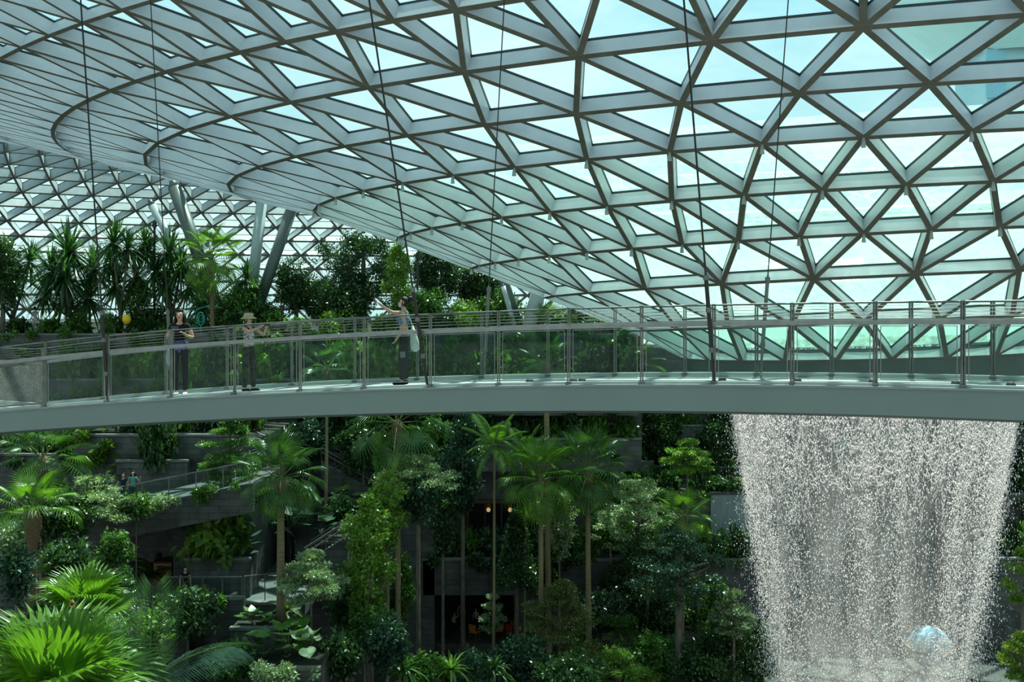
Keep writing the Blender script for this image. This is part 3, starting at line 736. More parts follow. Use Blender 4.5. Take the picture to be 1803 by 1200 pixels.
def fern_mesh(seed, mat):
    r = random.Random(seed); big = MB()
    for k in range(22):
        f = feather_frond(seed*50+k, 1.0, 20, r.uniform(1.2,1.9), .14, .5); az = k*2.4; el = math.radians(r.uniform(10,65))
        mtx = Matrix.Rotation(az, 4, 'Z') @ Matrix.Rotation(-el, 4, 'Y') @ Matrix.Scale(r.uniform(.8,1.15), 4)
        big.raw([mtx @ Vector(v) for v in f.v], f.f)
    return big.mesh('fern_fronds', mat)
LIB['fern'] = [fern_mesh(1, G['fern']), fern_mesh(2, G['fern'])]
LIB['ferng'] = [fern_mesh(3, G['mid'])]

# ground height below a point, from the setting built above
LEDGES = []
for o in [o for o in sc.objects if o.get('kind') == 'structure' and o.type == 'MESH' and (o.name.startswith('wall_') or o.name.startswith('floor'))]:
    c = [v.co for v in o.data.vertices]
    if len(c) in (8, 16) and 'ramp' not in o.name: LEDGES.append((min(v.x for v in c[:8]), max(v.x for v in c[:8]), min(v.y for v in c[:8]), max(v.y for v in c[:8]), max(v.z for v in c[:8])))
def ground(x, y, below=99):
    return max([z for x0, x1, y0, y1, z in LEDGES if x0-.01 <= x <= x1+.01 and y0-.01 <= y <= y1+.01 and z <= below] + [0.0])

def trunk(parent, h, r0, r1, mat, bend=0.0, seed=0, name='trunk', n=9):
    r = random.Random(seed); mb = MB(); N = 9; a = r.uniform(0, 6.3)
    pts = [Vector((bend*math.cos(a)*math.sin(PI*i/N*.5), bend*math.sin(a)*math.sin(PI*i/N*.5), h*i/N)) for i in range(N+1)]
    rad = [r0*1.25] + [r0+(r1-r0)*i/N for i in range(1, N+1)]
    mb.tube(pts, rad, n); mb.build(name, mat, parent, True); return pts[-1]
LEAF = {'round':(.20,.105),'roundb':(.20,.10),'column':(.17,.11),'cone':(.15,.08),'layer':(.13,.06)}
def crown2(shape, w_, h_, seed, mat, leaf):
    """leaf clusters filling a crown of half width w_ and half height h_, leaves in true size"""
    g = np.random.default_rng(seed); cs = []; rs = []; ll, lw = leaf
    A = {'layer': 2.6*PI*w_*w_*2.2}.get(shape, 4*PI*((w_*w_ + 2*w_*h_)/3)); n = int(min(11000, max(1200, 2.3*A/(ll*lw*.55)))); cr = max(.18, min(.42, .26*w_)); m_ = int(min(150, max(30, A/(cr*cr*1.6))))
    if shape == 'layer':
        NL = max(4, int(h_*2/.42)); 
        for L_ in range(NL):
            f = L_/(NL-1); z0 = (-.9+1.75*f)*h_; R_ = w_*(.62+.45*math.sin(PI*min(1,.25+f*.75)))*(1-.55*max(0,f-.6)/.4)
            for _ in range(max(10, m_//NL)):
                a = g.uniform(0,2*PI)
                if math.sin(a*2+L_*2.1) < -.55: continue
                q = R_*math.sqrt(g.uniform(.02,1)); cs.append([q*math.cos(a), q*math.sin(a), z0 + g.normal()*.05*h_ - .10*h_*(q/w_)**2]); rs.append(cr*g.uniform(.6,1.25))
        return leaf_cloud(cs, rs, n, ll, lw, seed, 1.3, .30, 'foliage', mat, .8)
    for _ in range(m_):
        u = g.normal(size=3); u /= np.linalg.norm(u)
        if shape == 'column':
            z = g.uniform(-.94,.94); a = g.uniform(0,2*PI); q = (1-abs(z)**2.8)*g.uniform(.45,.95)*w_*(.85+.25*math.sin(z*9+seed)); cs.append([q*math.cos(a), q*math.sin(a), z*h_])
        elif shape == 'cone':
            z = g.uniform(-.95,.95); a = g.uniform(0,2*PI); q = (1.02-(z+1)/2)*g.uniform(.45,.98)*w_; cs.append([q*math.cos(a), q*math.sin(a), z*h_])
        else:
            k = g.uniform(.45,.92); lump = 1+.16*math.sin(3*math.atan2(u[1],u[0])+seed)+.12*math.sin(5*u[2]+seed*2); cs.append([u[0]*k*w_*lump, u[1]*k*w_*lump, u[2]*k*h_*lump])
        rs.append(cr*g.uniform(.65,1.3))
    return leaf_cloud(cs, rs, n, ll, lw, seed, .6, .85, 'foliage', mat)
LABELS = []
def plant_root(name, px, d, label, cat, group, zb=None):
    x = xat(px, d); z = ground(x, d) if zb is None else zb
    t = empty(name, (x, d, z)); tag(t, label, cat, group); return t
def fan_palm(px, py, d, wpx, label, mat='palm', nf=20, seed=0, tr=.13, up=82, dn=-38, zb=None, group='fan palms in the garden', bark='bark', fruit=False, lp=1.0, tmat=None):
    t = plant_root('fan_palm', px, d, label, 'palm', group, zb); r = random.Random(seed+100)
    s = wpx*d/F/2/1.75; h = zat(py, d) - t.location.z
    top = trunk(t, h, tr*1.05, tr*.8, M[tmat or 'palmtrunk'], .05*h*.2, seed)
    mb = MB(); mb.lathe([(tr*.8, h-1.1*s-.3), (tr*1.7, h-.55*s), (tr*1.9, h-.1), (tr*.8, h+.12), (0, h+.2)], 10, (top.x, top.y, 0)); mb.build('crown_shaft', M['bark'], t, True)
    for i in range(nf):
        u = i/(nf-1); el = up + (dn-up)*u**.9 + r.uniform(-7,7); az = i*2.39996 + r.uniform(-.25,.25)
        me = LIB['fan_'+mat][0 if u < .45 else (1 if u < .8 else 2)]
        link('frond', me, t, top, (r.uniform(-.25,.25), math.radians(-el), az), s*r.uniform(.9,1.08))
    if fruit:
        mb = MB()
        for k in range(26): 
            c = Vector((r.uniform(-.3,.3), -.25+r.uniform(-.12,.12), h-.35+r.uniform(-.18,.18))); mb.lathe([(0,-.05),(.05,0),(0,.05)], 6, c)
        mb.build('fruit_cluster', plain('orange_fruit', (.45,.12,.03), .5), t, True)
    return t
def feather_palm(px, py, d, wpx, label, kind='feather', nf=13, seed=0, tr=.08, up=75, dn=-25, zb=None, group='feather palms in the garden'):
    t = plant_root('feather_palm', px, d, label, 'palm', group, zb); r = random.Random(seed+300)
    s = wpx*d/F/2/2.0; h = zat(py, d) - t.location.z
    top = trunk(t, h, tr, tr*.75, M['palmtrunk'], .1, seed)
    for i in range(nf):
        u = i/(nf-1); el = up + (dn-up)*u + r.uniform(-6,6); az = i*2.39996 + r.uniform(-.2,.2)
        link('frond', LIB[kind][0 if u < .4 else 1], t, top, (r.uniform(-.2,.2), math.radians(-el), az), s*r.uniform(.9,1.08))
    return t
def tree(px, py, d, wpx, hpx, label, shape='round', mat='dark', seed=0, tr=.10, bark='bark2', zb=None, group='leafy trees in the garden', name='leafy_tree', zs=None, branches=5, trunk_px=None, leaf=None):
    t = plant_root(name, px if trunk_px is None else trunk_px, d, label, 'tree', group, zb); r = random.Random(seed+500)
    base = t.location; w_ = wpx*d/F/2; hh = hpx*d/F/2; cz = zat(py, d)-base.z; cx = xat(px, d)-base.x
    zsc = {'round':1.0,'roundb':1.0,'column':1.5,'cone':1.35,'layer':.75}[shape]
    topz = cz + hh*.5
    mb = MB(); mb.tube([(0,0,0),(cx*.3,0,topz*.35),(cx*.8,0,topz*.75),(cx,0,topz)], [tr*1.2, tr, tr*.75, tr*.3], 8); mb.build('trunk', M[bark], t, True)
    for b in range(branches):
        a = r.uniform(0, 6.3); z0 = cz - hh*r.uniform(.1,.8); mb = MB()
        mb.tube([(cx*.8,0,z0),(cx*.8+w_*.4*math.cos(a), w_*.4*math.sin(a), z0+hh*.18),(cx*.8+w_*.8*math.cos(a), w_*.8*math.sin(a), z0+hh*.42)], [tr*.45,tr*.3,tr*.12], 6); mb.build('branch', M[bark], t, True)
    link('crown', crown2(shape, w_, hh, seed+1000, G[mat], leaf or LEAF.get((shape, mat), LEAF[shape])), t, (cx, 0, cz))
    return t
def bush(px, py, d, wpx, hpx, label, mat='mid', seed=0, kind='dome', name='shrub', cat='shrub', group='shrubs in the garden', zb=None):
    """py is the base row only when zb is None and no ledge is there; the shrub stands on the ledge"""
    t = plant_root(name, px, d, label, cat, group, zb); r = random.Random(seed+700)
    w_ = wpx*d/F/2; hh = hpx*d/F
    mb = MB()
    for k in range(4):
        a = r.uniform(0, 6.3); mb.tube([(0,0,0),(.2*w_*math.cos(a), .2*w_*math.sin(a), hh*.3),(.5*w_*math.cos(a), .5*w_*math.sin(a), hh*.6)], [.03,.025,.012], 5)
    mb.build('stems', M['bark2'], t)
    link('foliage', LIB[kind+'_'+mat], t, (0,0,hh*.05), (0,0,r.uniform(0,6.3)), (w_, w_, hh))
    return t
def ears(px, d, size, label, mat='ear_blue', n=9, seed=0, zb=None, group='elephant ear plants'):
    t = plant_root('elephant_ear_plant', px, d, label, 'plant', group, zb); r = random.Random(seed+900)
    for i in range(n):
        link('broad_leaf', LIB[mat], t, (0,0,0), (r.uniform(-.2,.2), math.radians(-r.uniform(15,65)), i*2.4+r.uniform(-.3,.3)), size*r.uniform(.75,1.1))
    return t
def single(name, me, px, d, s, label, cat, group, zb=None, seed=0, partname='fronds', lift=0.0):
    t = plant_root(name, px, d, label, cat, group, zb); r = random.Random(seed)
    link(partname, me, t, (0,0,lift), (0,0,r.uniform(0,6.3)), s); return t

# ---- fan palms
fan_palm(70, 806, 43, 175, 'fan palm with grey-green drooping fronds tucked under the left end of the bridge', 'palm', 22, 1, dn=-55)
fan_palm(56, 905, 36, 165, 'bright yellow-green fan palm with a shaggy brown trunk near the left edge', 'palmb', 18, 2, .17, 80, -5, tmat='bark')
fan_palm(150, 1088, 29, 185, 'low bright fan palm between the shaggy trunk and the tall feather frond', 'big', 24, 3, .16, 85, 0)
fan_palm(95, 1268, 15.5, 385, 'largest fan palm filling the bottom left corner', 'big', 22, 4, .16, 88, 18)
fan_palm(222, 1232, 18, 180, 'grey-green fan palm at the bottom edge beside the largest palm', 'palm', 16, 5, .14, 70, 0)
fan_palm(494, 842, 41.0, 178, 'dark green round-headed fan palm on a tall thin trunk beside the lower walkway', 'palm', 30, 6, .17, 88, -45, zb=7.0)
fan_palm(702, 745, 46, 190, 'fan palm cut off by the bridge edge, standing behind the bright columnar trees', 'palm', 18, 7, .14, 70, -50)
fan_palm(952, 846, 47, 165, 'bright fan palm with a cluster of orange fruit at its crown', 'palmb', 30, 8, .14, 85, -50, fruit=True)
fan_palm(1039, 832, 48.5, 165, 'fan palm right of the one with orange fruit', 'palm', 32, 9, .15, 88, -40)
fan_palm(1203, 915, 47, 125, 'stiff bright fan palm left of the pale glazed panel', 'palmb', 18, 10, .12, 80, -10)
fan_palm(374, 458, 60, 135, 'single fan palm on the upper garden between the two women at the left', 'palmb', 24, 11, .13, 80, -35, tmat='bark')
fan_palm(958, 590, 61.5, 130, 'trunkless fan palm at the edge of the upper garden right of the slanted column', 'palmb', 18, 12, .10, 85, 5)
# ---- feather palms
feather_palm(868, 785, 48, 120, 'slender feather palm left of the bright fan palm, in front of the dark opening', 'featherb', 14, 1)
feather_palm(922, 800, 50, 110, 'slender feather palm half hidden behind the bright fan palm', 'featherb', 12, 2, .06)
t = plant_root('feather_palm', 262, 19.5, 'feather palm with one upright frond and arching dark fronds at the bottom left', 'palm', 'feather palms in the garden')
h = zat(1205, 19.5)-t.location.z; trunk(t, max(.3, h), .09, .07, M['palmtrunk'], 0, 3)
for az, el, s, k in ((0.2, 88, .90, 0), (-.15, 42, .95, 1), (.5, 35, .8, 1), (2.6, 60, .7, 0), (3.6, 35, .7, 1), (-.9, 30, .75, 1)):
    link('frond', LIB['feather_big'][k], t, (0,0,max(.3,h)), (PI/2 if el > 80 else 0.25, math.radians(-el), az), s)
# ---- tall bare trunks whose crowns the bridge hides
for i, (px, y1, d, wpx, lab) in enumerate([(968, 640, 51, 11, 'tall ringed palm trunk rising behind the bright fan palm to the bridge'), (1120, 640, 60, 9, 'pale tall trunk under the bridge right of the fan palms'),
        (1075, 650, 61, 5, 'thin brown trunk under the bridge between the palms and the pale trunk'), (573, 650, 53, 6, 'thin trunk right of the round-headed dark palm')]):
    fan_palm(px, y1, d, 120, lab, 'palm', 14, 40+i, wpx*d/F/2, 70, -40, group='palms whose heads the bridge hides')
# ---- strap-leaved trees on the upper garden
def pandanus(px, d, tufts, label, seed=0):
    t = plant_root('screw_pine', px, d, label, 'tree', 'tufted screw pines on the upper garden'); r = random.Random(seed+40); b0 = t.location
    hf = zat(min(y for _, y, _ in tufts)+70, d)-b0.z
    fork = Vector((0, 0, max(.8, hf*.42))); mb = MB(); mb.tube([(0,0,0), fork*.5, fork], [.17,.14,.13], 8); mb.build('trunk', M['bark2'], t, True)
    for i, (tx, ty, sz) in enumerate(tufts):
        p = Vector((xat(tx, d)-b0.x, r.uniform(-1.2,1.2), zat(ty, d)-b0.z)); mb = MB()
        mid = fork.lerp(p, .55) + Vector((0,0,-.25)); mb.tube([fork*.9, mid, p], [.10,.075,.06], 7); mb.build('branch', M['bark2'], t, True)
        link('leaf_tuft', LIB['tuft'][i % 3], t, p, (r.uniform(-.15,.15), r.uniform(-.15,.15), r.uniform(0,6.3)), sz*1.12*d/F/2/1.05)
pandanus(125, 62, [(125,445,105),(88,478,90),(160,472,85),(105,520,100),(150,525,95),(128,490,95),(70,520,70)], 'broad many-headed screw pine with dense spiky tufts, left of the woman in black', 1)
pandanus(22, 63, [(12,455,80),(45,460,75),(28,500,75),(0,500,60)], 'screw pine at the left edge of the upper garden', 2)
pandanus(212, 61, [(212,430,85),(190,462,75),(238,440,70),(205,500,85),(232,485,75),(255,425,60)], 'tall screw pine with spiky tufts behind the left hanger cable', 3)
pandanus(302, 62, [(300,445,85),(325,470,80),(282,478,75),(335,505,70),(300,500,80),(270,440,60)], 'screw pine with curved bare branches above the woman in black', 4)
pandanus(440, 63, [(438,492,65),(458,515,55),(420,518,55)], 'small screw pine between the two left-leaning columns', 5)
pandanus(345, 64, [(345,520,80),(365,540,70)], 'low screw pine behind the single fan palm', 6)
# ---- trees on the upper garden
tree(522, 505, 64, 78, 105, 'dark rounded tree right of the leaning columns on the upper garden', 'roundb', 'dark', 1, .13)
tree(565, 530, 66, 70, 90, 'smaller green tree between the rounded dark tree and the big tree', 'roundb', 'mid', 12, .12)
tree(640, 470, 65, 135, 175, 'biggest dark tree behind the bridge, left of the light green column of leaves', 'roundb', 'dark', 2, .2)
tree(600, 540, 63, 110, 90, 'dense tree under the left side of the biggest dark tree', 'roundb', 'dark', 13, .15)
tree(700, 488, 61, 52, 118, 'light green column of leaves right behind the woman in grey trousers', 'column', 'light', 3, .1)
tree(766, 478, 66, 92, 120, 'dark tree right of the light green column', 'roundb', 'dark', 4, .16)
tree(745, 545, 62, 100, 80, 'low dense tree right behind the woman in grey trousers', 'roundb', 'mid', 14, .12)
tree(845, 500, 67, 95, 100, 'dark tree under the roof edge behind the slanted column', 'roundb', 'dark', 5, .15)
tree(880, 545, 64, 85, 75, 'low tree in front of the slanted column', 'roundb', 'mid', 15, .12)
tree(1030, 555, 66, 100, 60, 'low dark tree under the roof edge at the right end of the upper garden', 'roundb', 'dark', 6, .12)
tree(245, 540, 59.8+1.2, 46, 92, 'green leaf-covered column left of the woman in black', 'column', 'mid', 7, .1)
tree(5, 480, 60.8, 60, 140, 'dark leafy tree cut by the left edge on the upper garden', 'roundb', 'dark', 8, .14)
tree(425, 540, 62, 75, 80, 'leafy tree behind the woman in the hat', 'roundb', 'mid', 9, .12)
tree(820, 560, 61, 70, 55, 'light leafy tree at the upper garden edge behind the far railing', 'round', 'light', 10, .1)
tree(475, 560, 62, 60, 55, 'low clipped tree right of the woman in the hat', 'roundb', 'dark', 11, .1)
# ---- trees in the valley
tree(405, 785, 47.5, 92, 105, 'slim tree with airy light foliage right of the dense shrub on the planter', 'layer', 'mid', 20, .09)
tree(648, 985, 42, 96, 225, 'tallest bright leaf-covered column in the middle of the garden', 'column', 'light', 21, .12)
tree(682, 895, 44, 66, 140, 'bright leaf-covered column behind the tallest one', 'column', 'light', 22, .11)
tree(655, 1105, 41, 80, 80, 'bright leafy tree at the foot of the tallest green column', 'round', 'mid', 36, .1)
tree(735, 830, 46, 130, 50, 'flat layered tree with pale leaves right of the tall brown trunk', 'layer', 'pale', 23, .09)
tree(738, 875, 45, 70, 85, 'blue-green tree on a thin trunk right of the bright columns', 'round', 'blue', 24, .08)
tree(815, 810, 53, 85, 180, 'tall dark grey-green tree left of the slender feather palms', 'column', 'blue', 25, .12)
tree(780, 915, 51, 55, 120, 'dark leaf column between the blue-green tree and the dark opening', 'column', 'dark', 26, .09)
tree(910, 968, 50, 85, 135, 'dark cone-shaped tree in front of the dark opening', 'cone', 'dark', 27, .09)
tree(985, 1085, 46, 140, 125, 'olive layered tree with fine leaves at the bottom centre', 'layer', 'olive', 28, .12)
tree(1125, 905, 51, 165, 125, 'grey-green layered tree left of the stiff bright fan palm', 'layer', 'pale', 29, .11)
tree(1195, 992, 45, 150, 110, 'layered tree with a thick dark trunk right of centre', 'layer', 'blue', 30, .2)
tree(1210, 800, 56, 80, 50, 'small light layered tree just left of the top of the waterfall', 'layer', 'light', 31, .06)
tree(1090, 1115, 49, 160, 60, 'wide flat light-green tree beside the thick dark trunk', 'layer', 'mid', 32, .1)
tree(1085, 1172, 45, 150, 45, 'low flat light-green tree at the bottom edge', 'layer', 'light', 33, .1)
tree(548, 1010, 40.5, 105, 75, 'small layered tree with pale leaves right of the tall palm trunk', 'layer', 'pale', 34, .06, zb=0)
tree(1245, 1075, 50, 110, 110, 'dense mid-green tree left of the waterfall foot', 'round', 'mid', 35, .12)
tree(1292, 1075, 44, 70, 70, 'pale fine-leaved tree close to the waterfall', 'layer', 'pale', 37, .08)
tree(203, 968, 40, 62, 65, 'small tree with whitish leaves under the upper walkway', 'roundb', 'mid', 38, .04)
tree(165, 875, 42.5, 130, 70, 'layered tree with whitish leaves spilling over the upper walkway edge', 'layer', 'pale', 39, .07)
tree(110, 905, 41, 120, 90, 'dark leafy tree behind the bright yellow-green palm', 'roundb', 'dark', 40, .1)
tree(1800, 1010, 38, 60, 90, 'light green tree at the right edge beside the waterfall', 'layer', 'light', 41, .08)
tree(1800, 1150, 36, 70, 70, 'light green tree in the bottom right corner', 'layer', 'light', 42, .08)
tree(682, 1130, 39.5, 80, 110, 'blue-green tree at the foot of the bright columns', 'round', 'blue', 43, .08)
tree(1110, 1030, 53, 120, 80, 'dark tree in front of the middle stone terrace', 'roundb', 'dark', 44, .12)
tree(1150, 1075, 51, 130, 90, 'dark tree left of the thick dark trunk', 'roundb', 'dark', 47, .12)
tree(1330, 1150, 46, 90, 110, 'tree at the foot of the waterfall, partly behind the spray', 'round', 'mid', 45, .1)
tree(600, 1150, 39, 80, 90, 'dark tree at the bottom left of the tallest green column', 'round', 'dark', 46, .1)
tree(920, 1165, 44, 110, 90, 'dark tree at the bottom edge left of the olive tree', 'round', 'blue', 48, .1)
tree(1000, 1185, 42, 120, 70, 'dark green tree at the bottom edge under the olive tree', 'roundb', 'dark', 49, .1)
tree(740, 1180, 41, 90, 70, 'mid-green tree at the bottom edge right of the blue-green tree', 'round', 'mid', 50, .1)
tree(840, 1185, 42, 90, 60, 'blue-green tree at the bottom edge below the cafe', 'round', 'blue', 51, .1)
tree(1230, 1175, 44, 130, 70, 'dark tree at the bottom edge right of the thick dark trunk', 'roundb', 'dark', 52, .1)
tree(30, 1010, 33, 60, 120, 'blue-green leafy tree at the left edge below the yellow-green palm', 'round', 'blue', 53, .08)
tree(1040, 745, 62, 50, 90, 'dark leaf-covered column under the bridge above the fan palms', 'column', 'mid', 54, .08)
tree(1160, 760, 62.3, 90, 90, 'dark tree under the bridge right of the pale trunk', 'roundb', 'dark', 55, .1)
tree(1260, 770, 62.3, 70, 80, 'dark tree beside the top left edge of the waterfall', 'roundb', 'dark', 56, .1)

tree(868, 1075, 49, 40, 60, 'pale fine-leaved tree in front of the cafe', 'layer', 'pale', 60, .06)
tree(1060, 1075, 50, 90, 80, 'blue-green tree behind the olive tree', 'roundb', 'blue', 62, .1)
tree(1160, 1150, 46, 110, 80, 'green tree at the bottom right of the wide flat tree', 'round', 'mid', 63, .1)
tree(1275, 1130, 45, 90, 80, 'dark tree at the waterfall foot below the pale tree', 'round', 'dark', 64, .1)
tree(620, 1060, 44, 90, 90, 'dark tree behind the tallest green column', 'roundb', 'dark', 65, .1)
tree(700, 1030, 47, 70, 130, 'mid-green tree right of the tallest green column', 'round', 'mid', 66, .09)
tree(985, 920, 52, 60, 110, 'pale small-leaved tree between the two tall fan palm trunks', 'round', 'pale', 68, .07)
tree(1075, 930, 53.5, 80, 90, 'green tree right of the second fan palm trunk', 'roundb', 'mid', 69, .08)
tree(1140, 975, 50, 100, 60, 'dark tree under the grey-green layered tree', 'roundb', 'dark', 70, .08)
tree(1230, 960, 49, 90, 60, 'dark tree under the stiff bright fan palm', 'roundb', 'dark', 71, .08)
tree(450, 770, 56, 80, 60, 'dark tree under the bridge left of the round-headed palm', 'roundb', 'dark', 72, .08)
tree(545, 775, 56.5, 90, 70, 'dark tree under the bridge right of the round-headed palm', 'roundb', 'blue', 73, .08)
tree(640, 790, 55, 90, 90, 'dark tree under the bridge behind the bright columns', 'roundb', 'dark', 74, .08)
tree(770, 770, 56, 80, 80, 'green tree under the bridge right of the brown palm trunk', 'roundb', 'mid', 75, .08)
tree(600, 905, 52, 60, 70, 'dark shrubby tree left of the bright columns', 'roundb', 'dark', 76, .06)
tree(240, 890, 43.2, 60, 40, 'small green tree on the walkway edge beside the two walkers', 'round', 'mid', 78, .04)
tree(250, 1115, 24.5, 100, 70, 'dark leafy tree behind the upright feather frond', 'roundb', 'mid', 79, .06)
tree(330, 1075, 38, 110, 80, 'dark tree under the lower walkway parapet', 'roundb', 'dark', 80, .08)
tree(405, 1165, 37, 90, 80, 'dark tree left of the low planter', 'roundb', 'mid', 81, .08)
tree(30, 960, 40, 80, 90, 'pale small-leaved tree at the left edge behind the yellow-green palm', 'round', 'pale', 82, .07)
tree(120, 985, 38, 100, 60, 'dark tree behind the low bright fan palm', 'roundb', 'dark', 83, .07)
tree(210, 1030, 36, 60, 60, 'dark tree right of the low bright fan palm', 'round', 'dark', 84, .07)
# ---- shrubs, counted along each ledge from the left
ORD = ['first','second','third','fourth','fifth','sixth','seventh','eighth','ninth','tenth','eleventh','twelfth','thirteenth','fourteenth','fifteenth','sixteenth','seventeenth','eighteenth','nineteenth','twentieth','twenty-first','twenty-second']
def row_of(where, px0, px1, n, d, wpx, hpx, mats, seed, jitter=.6, kinds=('dome','dome2'), zb=None):
    r = random.Random(seed)
    words = {'dark':'dark green','mid':'green','light':'light green','blue':'blue-green','pale':'pale','olive':'olive'}
    for i in range(n):
        m_ = mats[r.randrange(len(mats))]; px = px0+(px1-px0)*(i+.5)/n + r.uniform(-.3,.3)*(px1-px0)/n
        bush(px, 0, d+r.uniform(0,jitter), wpx*r.uniform(.8,1.25), hpx*r.uniform(.7,1.25), '%s shrub, %s from the left %s' % (words[m_], ORD[i], where), m_, seed*31+i, kinds[r.randrange(len(kinds))], group='shrubs '+where, zb=zb)
row_of('along the upper garden edge', 10, 1110, 22, 60.5, 62, 40, ['mid','dark','light','mid'], 1, 1.2)
row_of('on the ledge behind the bridge glass', 120, 1110, 20, 58.7, 75, 62, ['mid','dark','mid','light'], 2, .6, zb=15.6)
row_of('on the ledge just under the bridge', 575, 1120, 12, 58.8, 60, 48, ['dark','blue','mid','dark'], 3, .6, zb=12.1)
row_of('on the upper left planter', 215, 465, 6, 51.4, 62, 58, ['dark','mid','blue'], 4, 2, zb=13.3)
row_of('on the left planted wall', 20, 125, 3, 53.5, 60, 50, ['dark','fern','mid'] if False else ['dark','mid'], 5, 2)
row_of('on the upper terrace left of centre', 525, 740, 5, 57.4, 62, 55, ['dark','blue','mid'], 6, 1, zb=11.4)
row_of('on the planted terrace left of centre', 575, 755, 5, 54.6, 55, 55, ['dark','mid','blue'], 7, 1.5, zb=8.6)
row_of('on the parapet over the cafe', 752, 900, 5, 54.5, 50, 50, ['dark','mid','blue'], 8, 1.5, zb=6.17)
row_of('on the long middle terrace', 915, 1325, 11, 54.5, 52, 48, ['dark','mid','blue','dark'], 9, 1.5, zb=6.17)
row_of('on the second terrace', 1000, 1325, 8, 57.4, 48, 40, ['dark','dark','mid'], 10, 1.5, zb=9.1)
row_of('on the third terrace', 1020, 1325, 7, 60.9, 50, 40, ['dark','dark','mid'], 11, 1, zb=10.1)
row_of('on the upper ledge left of the waterfall', 1140, 1325, 4, 62.8, 55, 45, ['dark','mid'], 12, .6, zb=12.4)
row_of('on the terrace right of the waterfall', 1745, 1850, 3, 58.4, 60, 55, ['dark','mid'], 14, 1.5)
row_of('on the second terrace right of the waterfall', 1755, 1850, 3, 61.3, 55, 70, ['dark','mid'], 15, 1)
row_of('on the upper terrace right of the waterfall', 1760, 1850, 3, 63, 55, 50, ['dark','mid'], 16, .5)
row_of('along the foot of the cafe', 740, 910, 6, 53.0, 60, 45, ['mid','dark','pale'], 17, .4, zb=0)
row_of('below the long middle terrace', 930, 1310, 9, 52.5, 65, 70, ['dark','blue','mid'], 18, 1, zb=0)
row_of('on the mound under the yellow-green palm', -20, 235, 13, 30, 62, 50, ['dark','mid','blue','dark'], 19, 7, ('dome','dome2'))
row_of('on the nearest mound at the left', 10, 330, 8, 20.5, 70, 50, ['dark','mid','dark'], 20, 3, ('dome','dome'))
# single plants
bush(383, 0, 45.2, 140, 88, 'wide leafy shrub overflowing the planter against the stone pier', 'light', 61, 'dome2', zb=8.6)
bush(395, 0, 44.9, 90, 50, 'dark shrub under the wide leafy shrub on the pier planter', 'mid', 62, 'dome2', zb=8.6)
bush(275, 0, 50.7, 85, 90, 'dense dark green shrub on the low planter beside the two walkers', 'dark', 63, 'dome', zb=12.1)
for i, (px, d, s, zb, lab) in enumerate([(165, 52.3, 1.35, 13.3, 'yellow-green fern clump hanging from the planter just under the bridge'), (185, 51.2, 1.2, 12.0, 'wide yellow-green fern right above the two walkers, nearest them'),
        (150, 50.8, 1.1, 11.5, 'yellow-green fern left of the wide fern'), (277, 47.5, 1.5, 6.9, 'dark fern clump in the recess under the upper walkway'), (215, 50.9, 1.0, 11.2, 'small fern on the wall behind the two walkers'),
        (265, 46.5, 1.0, 6.9, 'smaller fern in the recess left of the dark fern clump'), (130, 57.8, 1.3, None, 'fern clump seen through the second glass pane from the left')]):
    single('fern', LIB['fern'][i % 2], px, d, s, lab, 'fern', 'fern clumps', zb, i, 'fronds', .35)
for i, (px, d, s, mt, zb, lab) in enumerate([(522, 49.6, 1.5, 'ear_blue', 8.3, 'elephant ear with big blue-green leaves right of the round-headed palm trunk'), (560, 49.8, 1.2, 'ear_blue', 8.3, 'second elephant ear beside the stairs'),
        (505, 38.2, 1.25, 'ear_mid', 6.6, 'elephant ear on the low planter at the foot of the tall palm'), (540, 37.8, 1.0, 'ear_pale', 6.6, 'elephant ear with pale leaves on the low planter'), (420, 45.0, 1.1, 'ear_blue', 8.6, 'elephant ear on the pier planter'),
        (600, 54.8, 1.4, 'ear_pale', 8.6, 'elephant ear with whitish leaves left of the bright columns'), (640, 57.6, 1.3, 'ear_blue', 11.4, 'elephant ear under the bridge left of the fan palm'), (740, 43, .9, 'ear_mid', 0.0, 'elephant ear at the foot of the blue-green tree'),
        (445, 40.5, .55, 'ear_mid', 7.0, 'small leafy plant on the planter below the lower walkway'), (470, 40.5, .5, 'ear_mid', 7.0, 'small plant beside the palm trunk on the planter below the lower walkway'), (465, 37.8, .8, 'ear_blue', 6.6, 'dark elephant ear at the left end of the low planter')]):
    ears(px, d, s, lab, mt, 11, i, zb)
for i, (px, d, s, zb, lab) in enumerate([(505, 42.0, 1.1, None, 'spiky strap-leaved plant right of the tall palm trunk'), (712, 40, 1.5, None, 'strap-leaved plant at the bottom left of the cafe'), (795, 41, 1.4, None, 'pale strap-leaved plant at the bottom edge below the cafe'),
        (868, 42, 1.4, None, 'pale strap-leaved plant at the bottom edge left of the olive tree'), (962, 54.3, 1.0, 6.17, 'bright strap-leaved plant on the middle terrace right of the orange-fruited palm trunk'), (1290, 54.3, 1.0, 6.17, 'bright strap-leaved plant on the terrace close to the waterfall')]):
    zz = zb if zb is not None else max(0, zat(1165 if px > 600 else 1062, d)-.3)
    t = plant_root('strap_leaf_plant', px, d, lab, 'plant', 'strap-leaved plants', 0 if zb is None else zb)
    if zb is None: trunk(t, zz, .07, .06, M['bark2'], 0, i)
    link('leaves', LIB['rosette'][i % 2], t, (0,0,zz if zb is None else .05), (0,0,i*1.1), s)
for i, (px, mt, lab) in enumerate([(1042, 'flower_red', 'clump of red flowers at the right end of the upper garden'), (400, 'flower_pink', 'clump of pink flowers at the foot of the single fan palm'), (345, 'flower_pink', 'small pink flowers beside the teal ornament')]):
    single('flower_clump', LIB[mt], px, 60.3, (.8,.6,.7) if i == 0 else (.35,.35,.5), lab, 'flowers', 'flower clumps', 18.2, i, 'blossoms')
